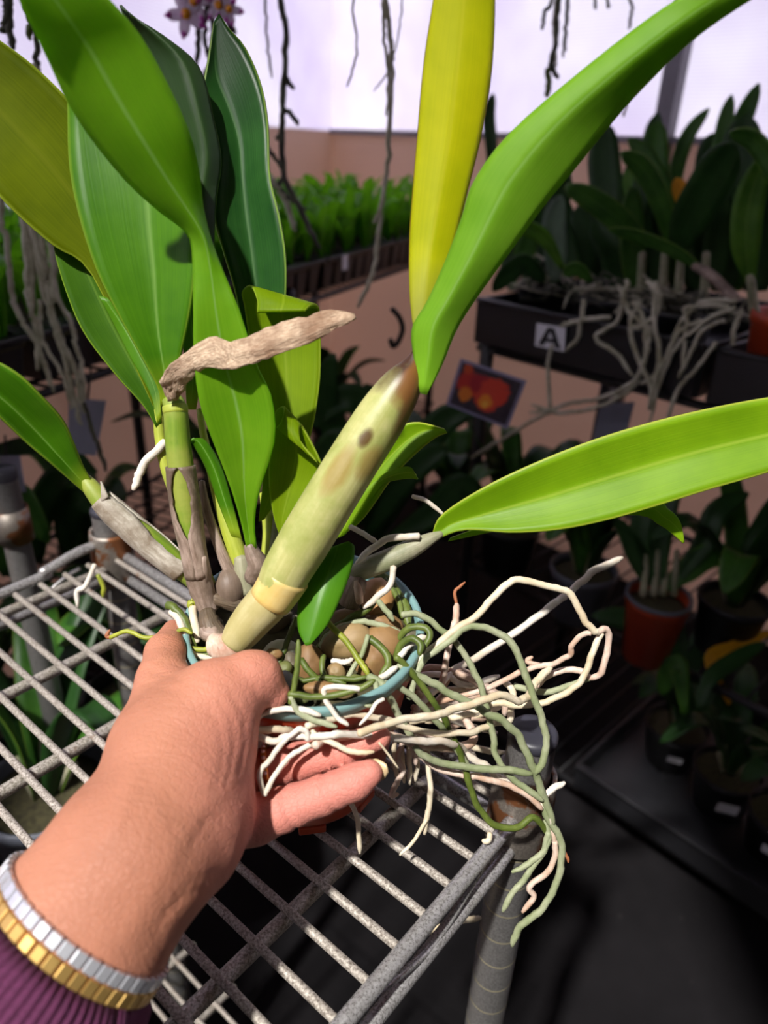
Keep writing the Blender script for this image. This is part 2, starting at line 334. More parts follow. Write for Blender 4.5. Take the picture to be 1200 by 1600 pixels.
fl = box('floor', (0.2, 1.0, -0.02), (FLOOR_R, 0, 0), (0, FLOOR_R, 0), (0, 0, 0.02), M['floor']); struct(fl)
farL = corner - dT * 4.4; farR = corner - dA * 4.2
ZB = CAM_H + 0.035
split = corner - dT * 1.45
o = slab('wall_left', split, corner, 0, ZB, nT, 0.03, M['board']); struct(o)
o = slab('wall_side', farL, split, 0, 1.07, nT, 0.03, M['board']); struct(o)
o = slab('wall_right', farR, corner, 0, ZB, nA, 0.03, M['board']); struct(o)
CEIL = 2.45
o = slab('window_1', split, corner, ZB, CEIL, nT, 0.004, M['sheeting']); struct(o)
o = slab('window_2', farL, split, 1.07, CEIL, nT, 0.004, M['sheeting']); struct(o)
o = slab('window_3', farR, corner, ZB, CEIL, nA, 0.004, M['sheeting']); struct(o)
# sill rail and upright of the right wall
o = box('trim_1', (farR + corner) / 2 + Z3 * ZB - nA * 0.012, (farR - corner) / 2 * np.array([1, 1, 0]), nA * 0.012, Z3 * 0.008, M['beam']); struct(o)
d0 = M_CW @ np.array([(1049 - 600) / F, (175 - 800) / F, 1.0]); s0 = ((WR0 - CAM) @ nA) / (d0 @ nA); bp = CAM + d0 * s0
o = box('trim_2', np.array([bp[0], bp[1], CEIL / 2]) - nA * 0.02, dA * 0.022, nA * 0.02, Z3 * CEIL / 2, M['beam']); struct(o)
# unseen opaque walls and roof added to cut ambient light and shade the background
near_c = farL + farR - corner
o = slab('added_wall_back', farL, near_c, 0, CEIL, -dA, 0.03, M['added_enclosure']); struct(o)
o = slab('added_wall_front', farR, near_c, 0, CEIL, -dT, 0.03, M['added_enclosure']); struct(o)
OX0, OX1, OY0, OY1 = -1.05, -0.27, -1.15, -0.37  # opening in the added roof, placed so the sun reaches the foreground
for (x0, x1, y0, y1) in ((-4.4, 4.6, OY1, 4.2), (-4.4, 4.6, -4.6, OY0), (-4.4, OX0, OY0, OY1), (OX1, 4.6, OY0, OY1)):
    o = box('added_ceiling', ((x0 + x1) / 2, (y0 + y1) / 2, CEIL + 0.02), ((x1 - x0) / 2, 0, 0), (0, (y1 - y0) / 2, 0), (0, 0, 0.02), M['added_enclosure']); struct(o)  # unseen roof panel added to keep the sun off the background

# ================================================================== WIRE SHELVING UNIT
pR = uv_of(Wz(815, 1252, SHELF_Z)); pL = uv_of(Wz(176, 862, SHELF_Z))
VF, VR = 2.52, pL[1]
UE = (pR[0] + pL[0]) / 2
rack = thing('wire_shelving_unit', S(UE, VF) * np.array([1, 1, 0]), 'chrome wire shelving unit with rusty wires under the hand-held potted orchid', 'shelf')
RW, RB, RE = 0.0023, 0.0040, 0.0041
for i in range(0, 17):
    tube('wire', [S(i, VR + 0.25, 0.0), S(i, VF - 0.1, 0.0)], RW, M['wire'], rack, 8)
for v in (-16.785, -12.303, -8.568, -4.35, -0.134):
    tube('cross_bar', [S(UE + 0.9, v, -RW - RB * 0.9), S(26, v, -RW - RB * 0.9)], RB, M['bar'], rack, 10)
def truss(v, u0, u1, zt, zb):
    us = np.arange(u0, u1, 0.5); return [S(u, v + 0.05, (zt + zb) / 2 + (zt - zb) * 0.46 * math.cos((u - u0) * math.pi / 2.6)) for u in us]
H2 = 0.023
# front-right edge
tube('edge_wire', [S(UE + 0.2, VF, 0.001), S(UE + 1.5, VF, 0.001), S(26, VF, 0.001)], RE, M['edge'], rack, 12)
tube('edge_wire', [S(UE + 0.25, VF + 0.05, -H2 + .004), S(UE + 1.4, VF + 0.05, -H2), S(26, VF + 0.05, -H2)], RE, M['edge'], rack, 12)
tube('truss_wire', truss(VF, UE + 1.6, 26, -0.002, -H2 + 0.002), 0.0021, M['edge'], rack, 8, n=260)
# rear-left edge
tube('edge_wire', [S(UE + 0.5, VR, 0.012), S(UE + 1.6, VR, 0.012), S(UE + 3.0, VR - .05, 0.006), S(UE + 5.0, VR - .1, 0.001), S(26, VR - .1, 0.001)], RE, M['edge'], rack, 12, n=40)
tube('edge_wire', [S(UE + 0.5, VR + 0.1, -H2), S(26, VR + 0.1, -H2)], RE, M['edge'], rack, 12)
tube('truss_wire', truss(VR, UE + 1.6, 26, -0.002, -H2 + 0.002), 0.0021, M['edge'], rack, 8, n=200)
# far side edge between the two corner posts
tube('edge_wire', [S(UE - 0.1, VR + 0.8, 0.0), S(UE - 0.1, VF - 0.8, 0.0)], RE, M['edge'], rack, 12)
tube('edge_wire', [S(UE - 0.1, VR + 0.8, -H2), S(UE - 0.1, VF - 0.8, -H2)], RE, M['edge'], rack, 12)
def corner_post(base_uv, top, cap_h):
    b = S(*base_uv); r = 0.0128
    p = lathe('post', [(r, 0.0), (r, top)], (b[0], b[1], 0), Z3, M['post'], rack, 32)
    lathe('cap', [(r * 0.2, top + cap_h), (r * 0.80, top + cap_h), (r * 0.95, top + cap_h - 0.0007), (r * 1.04, top + cap_h - 0.0025), (r * 1.04, top), (r * 0.9, top - 0.002)], (b[0], b[1], 0), Z3, M['cap'], p, 32)
    lathe('cap_top', [(0.0002, top + cap_h), (r * 0.21, top + cap_h)], (b[0], b[1], 0), Z3, M['cap'], p, 32)
    for k in range(60):
        z = top - 0.032 - 0.0245 * k
        if z < 0.02: break
        lathe('groove_ring', [(r * 1.004, z - 0.0007), (r * 1.012, z), (r * 1.004, z + 0.0007)], (b[0], b[1], 0), Z3, M['groove'], p, 32)
    # tapered shelf collar
    lathe('collar', [(r * 1.12, 0.021), (r * 1.30, 0.022), (r * 1.34, 0.018), (r * 1.46, -0.024), (r * 1.38, -0.026), (r * 1.10, -0.024), (r * 1.12, 0.021)], S(*base_uv), Z3, M['collar'], rack, 36)
corner_post((pR[0], pR[1]), SHELF_Z + 0.047, 0.006)
corner_post((pL[0], pL[1]), SHELF_Z + 0.038, 0.006)
# lower shelf of the same unit
for k, v in enumerate(np.linspace(VR + 0.5, VF - 0.2, 7)):
    tube('cross_bar', [S(UE + 0.8, v, -0.45), S(26, v, -0.45)], 0.004, M['bar'], rack, 8)
for k in range(0, 26, 1):
    tube('wire', [S(UE + 1 + k, VR, -0.446), S(UE + 1 + k, VF, -0.446)], 0.0023, M['wire'], rack, 6)


# ================================================================== ORCHID
def leaf(rows, mat, parent, nl=30, nc=10, th=0.0011, curl=0.14, name='leaf'):
    """rows base -> tip: (lx, ly, rx, ry, depth, edge_offset, mid_fraction); the two edges are drawn, the blade bends between them."""
    rows = [tuple(r) + (0.0, 0.5)[len(r) - 5:] if len(r) < 7 else r for r in rows]
    Q = cr(rows, nl); V = []; Uv = []
    for i, (lx, ly, rx, ry, z, e, mf) in enumerate(Q):
        L = W(lx, ly, z + e); R = W(rx, ry, z + e); mxp, myp = lx + (rx - lx) * mf, ly + (ry - ly) * mf; Mi = W(mxp, myp, z)
        for k in range(nc + 1):
            s = k / nc * 2 - 1
            if s < 0: p = Mi * (1 + s) + L * (-s); 
            else: p = Mi * (1 - s) + R * s
            # gentle belly of each half
            b = math.sin(abs(s) * math.pi) * curl * 0.12 * np.linalg.norm(R - L) * (1 if e <= 0 else -1)
            vd = norm(p - CAM); p = p + vd * b
            V.append(p); Uv.append((k / nc, i / (nl - 1)))
    Fc = [(i * (nc + 1) + k, i * (nc + 1) + k + 1, (i + 1) * (nc + 1) + k + 1, (i + 1) * (nc + 1) + k) for i in range(nl - 1) for k in range(nc)]
    o = obj(name, mesh(name, V, Fc, Uv), mat, parent); solid(o, th); return o
def cane(pts, mat, parent, name='cane', n=22, seg=18, rough=0.0):
    """pts: (px, py, depth, radius in px)"""
    P = [W(x, y, z) for x, y, z, r in pts]; R = [r * z / F for x, y, z, r in pts]
    return tube(name, P, R, mat, parent, seg, n, rough=rough, face=True)
POT_C = W(476.8, 968, 0.3495)
plant = thing('orchid_plant', POT_C, 'large orchid with thick canes and a tangle of pale roots in the hand-held pot', 'plant')

# --- leaves, base row first
leaf([(386, 862, 401, 858, .338, 0), (378, 820, 397, 818, .335, -.002), (360, 760, 404, 768, .328, -.004), (330, 682, 428, 690, .318, -.006), (312, 628, 424, 622, .312, -.006), (303, 560, 400, 568, .305, -.004),
      (302, 480, 372, 480, .297, -.001), (302, 415, 346, 418, .292, .003, .6), (294, 366, 328, 372, .287, .006, .7), (250, 330, 316, 320, .281, .006, .62), (200, 285, 312, 275, .274, .005, .55), (146, 220, 298, 212, .264, .004, .5),
      (107, 160, 264, 135, .255, .003, .47), (78, 98, 220, 56, .246, .002, .45), (52, 45, 172, 0, .237, .001, .44), (26, -12, 110, -60, .229, 0, .45), (30, -60, 50, -90, .224, 0)], M['leaf_front'], plant, 44)
leaf([(252, 634, 290, 634, .327, 0), (246, 605, 276, 605, .325, -.002), (228, 570, 281, 560, .323, -.004), (184, 490, 294, 500, .320, -.007, .56), (150, 420, 303, 440, .317, -.008, .6), (124, 340, 308, 370, .314, -.008, .6),
      (109, 265, 312, 300, .311, -.006, .58), (106, 190, 296, 240, .308, -.004), (108, 130, 250, 170, .304, -.002), (128, 70, 200, 90, .300, 0), (155, 30, 165, 36, .297, 0)], M['leaf_mid'], plant, 36)
leaf([(246, 650, 256, 640, .345, 0), (205, 560, 230, 530, .345, -.002), (140, 424, 200, 380, .345, -.003), (84, 384, 165, 260, .342, -.004), (30, 338, 130, 185, .338, -.004), (-15, 290, 72, 120, .334, -.004), (-70, 215, 10, 70, .330, -.002), (-120, 120, -60, 30, .326, 0), (-120, 60, -110, 40, .322, 0)], M['leaf_olive_shaded'], plant, 30)
leaf([(330, 640, 345, 640, .335, 0), (312, 520, 340, 500, .333, .001), (300, 420, 334, 400, .331, .003), (290, 330, 338, 310, .329, .005), (272, 240, 345, 250, .326, .006, .7), (240, 150, 333, 185, .322, .006, .75), (214, 80, 312, 108, .318, .006, .75), (196, 30, 262, 62, .314, .004, .7), (188, 8, 205, 26, .312, 0)], M['leaf_deep'], plant, 30)
leaf([(392, 620, 418, 620, .356, 0), (380, 520, 440, 520, .354, -.003, .45), (366, 450, 447, 455, .352, -.007, .42), (348, 390, 446, 395, .350, -.009, .46), (335, 340, 436, 335, .348, -.009, .5), (337, 290, 422, 275, .346, -.008, .5), (343, 240, 419, 195, .344, -.007, .4), (331, 190, 408, 132, .342, -.006, .35),
      (319, 140, 384, 75, .340, -.004, .3), (326, 90, 358, 44, .338, -.002, .3), (334, 34, 343, 22, .336, 0, .4)], M['leaf_dark'], plant, 36)
leaf([(404, 815, 412, 812, .340, 0), (412, 730, 450, 760, .340, -.001), (410, 660, 482, 690, .339, -.003), (398, 580, 498, 610, .338, -.004), (388, 520, 501, 545, .336, -.004), (382, 480, 499, 488, .332, -.003), (378, 456, 497, 480, .328, -.001), (392, 447, 492, 476, .324, 0), (402, 470, 484, 478, .319, 0), (402, 488, 476, 486, .317, 0)], M['leaf_lime'], plant, 34)
leaf([(436, 836, 446, 834, 0.3370, 0), (426, 800, 458, 815, 0.3360, -.001), (420, 745, 488, 768, 0.3350, -.003), (424, 690, 502, 732, 0.3320, -.003), (430, 645, 494, 706, 0.3280, -.001), (444, 636, 470, 664, 0.3240, 0), (440, 658, 470, 690, 0.3210, 0), (432, 668, 500, 726, 0.3215, 0)], M['leaf_lime'], plant, 28)
leaf([(244, 668, 252, 660, .344, 0), (224, 634, 250, 620, .345, -.002), (180, 585, 238, 560, .347, -.004), (131, 520, 215, 490, .349, -.005), (104, 458, 180, 420, .350, -.005), (86, 396, 140, 350, .350, -.003), (80, 340, 96, 330, .350, 0)], M['leaf_left'], plant, 26)
leaf([(246, 662, 252, 652, .338, 0), (235, 615, 248, 598, .338, 0), (205, 560, 226, 542, .337, .001), (180, 510, 200, 502, .336, .002), (155, 462, 168, 465, .334, 0)], M['leaf_mid'], plant, 20)
leaf([(136, 774, 148, 758, .338, 0), (114, 754, 131, 730, .334, -.002, .4), (80, 724, 116, 694, .328, -.005, .35), (40, 690, 98, 656, .322, -.007, .35), (0, 652, 64, 618, .314, -.008, .35), (-40, 618, 28, 584, .307, -.007, .35), (-80, 580, -20, 560, .300, -.003), (-110, 560, -90, 552, .295, 0)], M['leaf_mid'], plant, 30)
# two leaves at the top of the thick cane
leaf([(652, 552, 662, 548, .304, 0), (641, 470, 690, 440, .302, .002), (640, 380, 708, 385, .300, .004), (645, 300, 731, 295, .296, .004), (652, 215, 753, 205, .291, .004), (662, 100, 768, 110, .284, .003), (677, 0, 773, 0, .277, .002), (690, -90, 768, -90, .271, .001), (720, -170, 730, -170, .266, 0)], M['leaf_yellow'], plant, 34)
leaf([(657, 614, 666, 617, .300, 0), (647, 556, 690, 570, .296, .004), (645, 512, 713, 514, .292, .006, .45), (668, 472, 746, 462, .289, .006, .4), (700, 400, 800, 388, .284, .006, .38), (722, 340, 852, 318, .280, .006, .36), (740, 285, 902, 258, .276, .006, .38), (790, 216, 968, 176, .270, .006, .42), (880, 135, 1026, 114, .264, .005, .45), (1000, 40, 1086, 58, .257, .004, .5), (1075, -10, 1170, 0, .251, .002), (1180, -60, 1240, -40, .246, 0), (1280, -90, 1290, -85, .242, 0)], M['leaf_arch'], plant, 40)
# long leaf to the right with a second one behind it
leaf([(676, 846, 674, 838, .352, 0), (724, 828, 690, 805, .351, -.003, .45), (800, 832, 752, 764, .349, -.006, .5), (875, 827, 830, 726, .347, -.007, .5), (950, 812, 920, 690, .345, -.007, .5), (1030, 789, 1010, 662, .343, -.007, .5), (1110, 764, 1100, 640, .340, -.006, .5), (1200, 738, 1195, 622, .337, -.005, .5), (1300, 704, 1300, 610, .333, -.003), (1370, 670, 1372, 655, .330, 0)], M['leaf_side'], plant, 34)
leaf([(700, 846, 704, 840, .357, 0), (820, 822, 830, 800, .359, 0), (985, 804, 1010, 782, .361, .001), (1030, 820, 1044, 796, .362, .001), (1055, 838, 1062, 815, .363, 0), (1067, 849, 1069, 846, .364, 0)], M['leaf_side'], plant, 22)
# small leaf hanging over the pot
leaf([(512, 858, 545, 846, .328, 0), (494, 880, 554, 856, .326, .002), (474, 912, 549, 888, .323, .003), (466, 950, 534, 930, .320, .003), (467, 985, 512, 975, .318, .002), (478, 1009, 484, 1008, .317, 0)], M['leaf_small'], plant, 24)
# leaves behind the thick cane
leaf([(500, 850, 524, 843, .356, 0), (530, 790, 566, 812, .354, -.002), (570, 722, 612, 748, .351, -.003), (618, 672, 648, 710, .348, -.003), (650, 660, 680, 684, .346, -.002), (694, 670, 699, 676, .344, 0)], M['leaf_side'], plant, 24)
leaf([(530, 840, 540, 835, .352, 0), (560, 782, 572, 790, .350, 0), (584, 752, 596, 758, .348, .001), (614, 735, 616, 750, .346, .002), (640, 730, 642, 747, .344, .001), (650, 742, 653, 749, .343, 0)], M['leaf_side'], plant, 20)
# young folded leaf between the canes, and short stubs
leaf([(362, 838, 378, 842, .336, 0), (340, 780, 362, 784, .334, .002), (322, 730, 345, 728, .332, .003), (302, 694, 322, 690, .330, .002), (296, 688, 302, 684, .329, 0)], M['leaf_mid'], plant, 18)
leaf([(292, 640, 306, 640, .352, 0), (288, 560, 318, 560, .352, 0), (284, 480, 312, 470, .352, 0), (300, 380, 306, 380, .352, 0)], M['leaf_mid'], plant, 14)

# --- dried leaf
dl = leaf([(262, 628, 280, 622, .318, 0), (252, 602, 288, 606, .312, .0012), (259, 577, 302, 590, .305, .0012), (286, 555, 321, 575, .300, .0012), (326, 528, 345, 578, .297, .0012), (352, 531, 362, 577, .295, .0012), (372, 531, 386, 572, .293, .0012), (416, 514, 418, 560, .290, .0012), (474, 495, 478, 540, .287, .0012), (530, 485, 528, 514, .285, .0012), (555, 489, 555, 497, .284, 0)], M['dead_leaf'], plant, 48, 12, 0.0010, 0.0, name='dried_leaf')
tx = bpy.data.textures.new('wrinkle', 'CLOUDS'); tx.noise_scale = 0.0045
dm = dl.modifiers.new('wrinkles', 'DISPLACE'); dm.texture = tx; dm.strength = 0.0036; dm.texture_coords = 'GLOBAL'

# --- canes
M['thick_cane'] = cane_mat('thick_cane', hexc(166, 164, 96), hexc(190, 188, 128), hexc(150, 156, 84), streak=(120, 1, 1), rough=0.42, bump=0.12,
    spots=[(0.49, 0.079, 0.05, 0.0055, hexc(84, 58, 24), .95), (0.45, 0.062, 0.08, 0.015, hexc(138, 110, 40), .7), (0.60, 0.072, 0.09, 0.010, hexc(136, 106, 46), .65), (0.66, 0.108, 0.13, 0.026, hexc(70, 44, 30), 1.0), (0.5, 0.130, 0.6, 0.034, hexc(62, 38, 24), 1.0), (0.56, 0.108, 0.12, 0.014, hexc(120, 78, 36), .9), (0.66, 0.098, 0.08, 0.02, hexc(110, 80, 40), .7)])
c1 = cane([(432, 930, .318, 33), (445, 898, .316, 38), (478, 842, .313, 41), (520, 772, .310, 41), (562, 704, .308, 40.5), (600, 645, .306, 39), (630, 598, .304, 31), (645, 568, .303, 15), (652, 545, .302, 4)], M['thick_cane'], plant, 'cane', 40, 28)
M['cane_pale'] = cane_mat('cane_pale', hexc(178, 166, 112), hexc(196, 188, 140), hexc(170, 160, 104), streak=(120, 1, 1), rough=0.4, bump=0.08)
M['cane_band'] = cane_mat('cane_band', hexc(206, 180, 104), hexc(216, 194, 130), hexc(206, 170, 92), streak=(60, 2, 1), rough=0.45, bump=0.05)
cane([(366, 1006, .326, 23), (377, 990, .325, 28), (394, 968, .323, 31), (412, 948, .321, 33), (424, 934, .3195, 33.5)], M['cane_pale'], plant, 'cane_segment', 18, 28)
cane([(422, 939, .319, 34.2), (436, 918, .3175, 36.6), (447, 899, .316, 38.6)], M['cane_band'], c1, 'node_band', 8, 28)
# pinkish sheaths at its foot
for k, (x, y, r) in enumerate([(364, 1010, 24.5), (354, 1013, 25), (345, 1012, 23), (337, 1008, 19)]):
    cane([(x + 7, y - 6, .327, r * .92), (x, y, .3275, r), (x - 7, y + 1, .328, r * .9)], M['pink_sheath'], plant, 'sheath_ring', 8, 20, rough=0.02)
# left-centre cane with torn sheath
c2 = cane([(268, 622, .326, 15), (274, 640, .326, 18.5), (278, 690, .329, 19.5), (284, 740, .332, 20), (292, 800, .336, 20), (302, 860, .340, 17), (312, 905, .344, 17)], M['cane_green'], plant, 'cane', 26, 20)
cane([(273, 634, .326, 19.3), (274, 640, .326, 19.8), (274.5, 645, .326, 19.3)], M['cane_yellow'], c2, 'node_band', 6, 20)
def torn_sheath(pts, gap, mat, parent, n=26, seg=20, facing=(0, 0, -1)):
    """tube open along one strip that faces the viewer, ragged"""
    P = [W(x, y, z) for x, y, z, r in pts]; R = [r * z / F for x, y, z, r in pts]
    Q = cr(np.hstack([np.array(P), np.array(R)[:, None]]), n); T, N, B = frames(Q[:, :3]); V = []; Uv = []
    for i in range(n):
        f = norm(CAM - Q[i, :3]); f = norm(f - T[i] * (f @ T[i])); g = np.cross(T[i], f)
        g0 = gap(i / (n - 1)) + rng.uniform(-.06, .06)
        for k in range(seg + 1):
            a = g0[0] + (2 * math.pi - (g0[1] + g0[0])) * k / seg if False else g0[0] + (g0[1] - g0[0]) * k / seg
            V.append(Q[i, :3] + Q[i, 3] * (math.cos(a) * f + math.sin(a) * g)); Uv.append((k / seg, i / n * 0.1))
    Fc = [(i * (seg + 1) + k, i * (seg + 1) + k + 1, (i + 1) * (seg + 1) + k + 1, (i + 1) * (seg + 1) + k) for i in range(n - 1) for k in range(seg)]
    o = obj('sheath', mesh('sheath', V, Fc, Uv), mat, parent); solid(o, 0.0007); return o
def gap2(t):   # opening angles, positive toward image left or right
    h = 0.95 * math.sin(min(1, max(0, (t - 0.0) / 0.62)) * math.pi) ** 0.7 if t < 0.62 else 0
    return np.array([0.25 + h * 0.7, 2 * math.pi + 0.25 - h * 0.7])
torn_sheath([(282, 728, .331, 22), (286, 765, .333, 22.5), (293, 810, .336, 22.5), (302, 860, .340, 19.5), (310, 900, .343, 20)], gap2, M['sheath_brown'], c2)
cane([(304, 880, .342, 18), (312, 910, .344, 20), (320, 935, .346, 18), (326, 952, .348, 17)], M['sheath_brown'], plant, 'sheath', 16, 18, rough=0.04)
cane([(318, 870, .338, 5), (318, 895, .340, 8), (318, 915, .342, 8)], M['sheath_brown'], plant, 'sheath', 8, 10, rough=0.05)
# left cane lying outward
c3 = cane([(132, 748, .338, 10), (145, 765, .338, 14), (165, 790, .339, 16), (195, 815, .341, 18.5), (235, 848, .344, 20.5), (270, 878, .347, 19), (300, 905, .350, 14), (318, 930, .352, 11)], M['cane_green'], plant, 'cane', 28, 18)
def gap3(t): 
    h = 0.9 * (math.sin(max(0, (t - 0.35) / 0.65) * math.pi) ** 0.8 if t > 0.35 else 0) + (0.5 * (0.12 - t) / 0.12 if t < 0.12 else 0)
    return np.array([-0.9 + h * 0.6, 2 * math.pi - 0.9 - h * 0.6])
torn_sheath([(158, 780, .3388, 17.5), (178, 800, .340, 20.5), (210, 828, .342, 22), (240, 853, .3445, 22.5), (268, 877, .347, 21), (286, 893, .3485, 19)], gap3, M['sheath_grey'], c3)
leaf([(158, 786, 170, 776, .334, 0), (158, 765, 166, 768, .334, 0), (157, 752, 159, 752, .334, 0)], M['sheath_grey'], c3, 8, 4, name='sheath_tip')
# right cane
c4 = cane([(690, 834, .351, 5), (672, 842, .350, 10), (645, 856, .350, 15), (610, 873, .350, 17), (575, 887, .351, 16.5), (552, 897, .352, 14)], M['sheath_olive'], plant, 'cane', 24, 18, rough=0.015)
cane([(560, 905, .349, 14), (552, 925, .350, 18), (545, 945, .352, 16)], M['sheath_brown'], plant, 'sheath', 12, 16, rough=0.05)
cane([(556, 908, .346, 5), (560, 925, .345, 7), (562, 942, .346, 6)], M['pink_sheath'], plant, 'bud_scale', 8, 10, rough=0.05)
# thinner canes in the middle
cane([(315, 752, .345, 5), (322, 790, .346, 7), (334, 830, .348, 8), (348, 868, .350, 9), (362, 898, .352, 11)], M['sheath_brown'], plant, 'cane', 18, 14)
cane([(312, 640, .346, 5), (318, 680, .347, 6), (330, 730, .348, 8), (346, 790, .350, 11), (366, 850, .352, 14), (382, 890, .354, 14)], M['cane_yellow'], plant, 'cane', 22, 16)
cane([(390, 850, .339, 9), (396, 866, .340, 13), (404, 884, .342, 17), (398, 905, .346, 17)], M['sheath_brown'], plant, 'sheath', 12, 16, rough=0.04)
cane([(412, 770, .362, 7), (418, 800, .361, 10), (422, 835, .360, 12), (418, 880, .358, 12)], M['cane_yellow'], plant, 'cane', 14, 14)
cane([(432, 800, .358, 4), (430, 830, .358, 7), (424, 870, .357, 9)], M['sheath_olive'], plant, 'cane', 12, 12)
cane([(248, 640, .345, 7), (250, 680, .347, 9), (262, 740, .350, 9), (300, 840, .354, 9), (330, 920, .356, 10)], M['cane_yellow'], plant, 'cane', 20, 14)
cane([(376, 870, .350, 10), (380, 895, .351, 14), (388, 925, .353, 14)], M['sheath_olive'], plant, 'cane', 12, 14)
cane([(352, 893, .352, 11), (357, 904, .351, 21), (359, 917, .351, 24), (362, 932, .352, 21), (368, 945, .354, 12)], M['old_bulb'], plant, 'old_bulb', 18, 22)
# creeping stem
cane([(322, 955, .340, 12), (330, 980, .336, 17), (345, 1000, .334, 17)], M['bark'], plant, 'rhizome', 12, 14, rough=0.12)
cane([(318, 985, .335, 9), (326, 990, .333, 13), (340, 990, .333, 12)], M['sheath_brown'], plant, 'bud_scale', 10, 12, rough=0.08)
cane([(330, 935, .346, 10), (370, 945, .350, 12), (420, 940, .354, 12), (480, 920, .356, 12), (545, 925, .354, 11)], M['bark'], plant, 'rhizome', 20, 12, rough=0.15)
cane([(332, 920, .350, 9), (350, 935, .351, 11), (372, 950, .352, 10)], M['bark'], plant, 'rhizome', 12, 12, rough=0.1)

# --- roots: (material, radius px, [(px, py, depth) ...])
def root(mat, r, pts, parent=plant, wig=0.9, taper=True):
    pts = [np.array(p, float) for p in pts]
    L = sum(np.hypot(*(b - a)[:2]) for a, b in zip(pts, pts[1:])); n = int(max(12, min(70, L / 5)))
    Q = cr(np.array(pts), n)
    k1 = rng.normal(0, 1, (n, 2)); k1 = (k1 + np.roll(k1, 1, 0) + np.roll(k1, -1, 0)) / 2.2; Q[:, :2] += k1 * wig * (r / 5.5)
    P = [W(x, y, z) for x, y, z in Q]
    R = np.array([r * q[2] / F * (1 + rng.uniform(-.06, .06)) for q in Q]) * 0.95
    if taper: R[-3:] *= (0.92, 0.75, 0.5)
    return tube('root', P, R, M[mat], parent, 8)
def zz(pts, z0, z1):
    n = len(pts); return [(x, y, z0 + (z1 - z0) * i / (n - 1)) for i, (x, y) in enumerate(pts)]
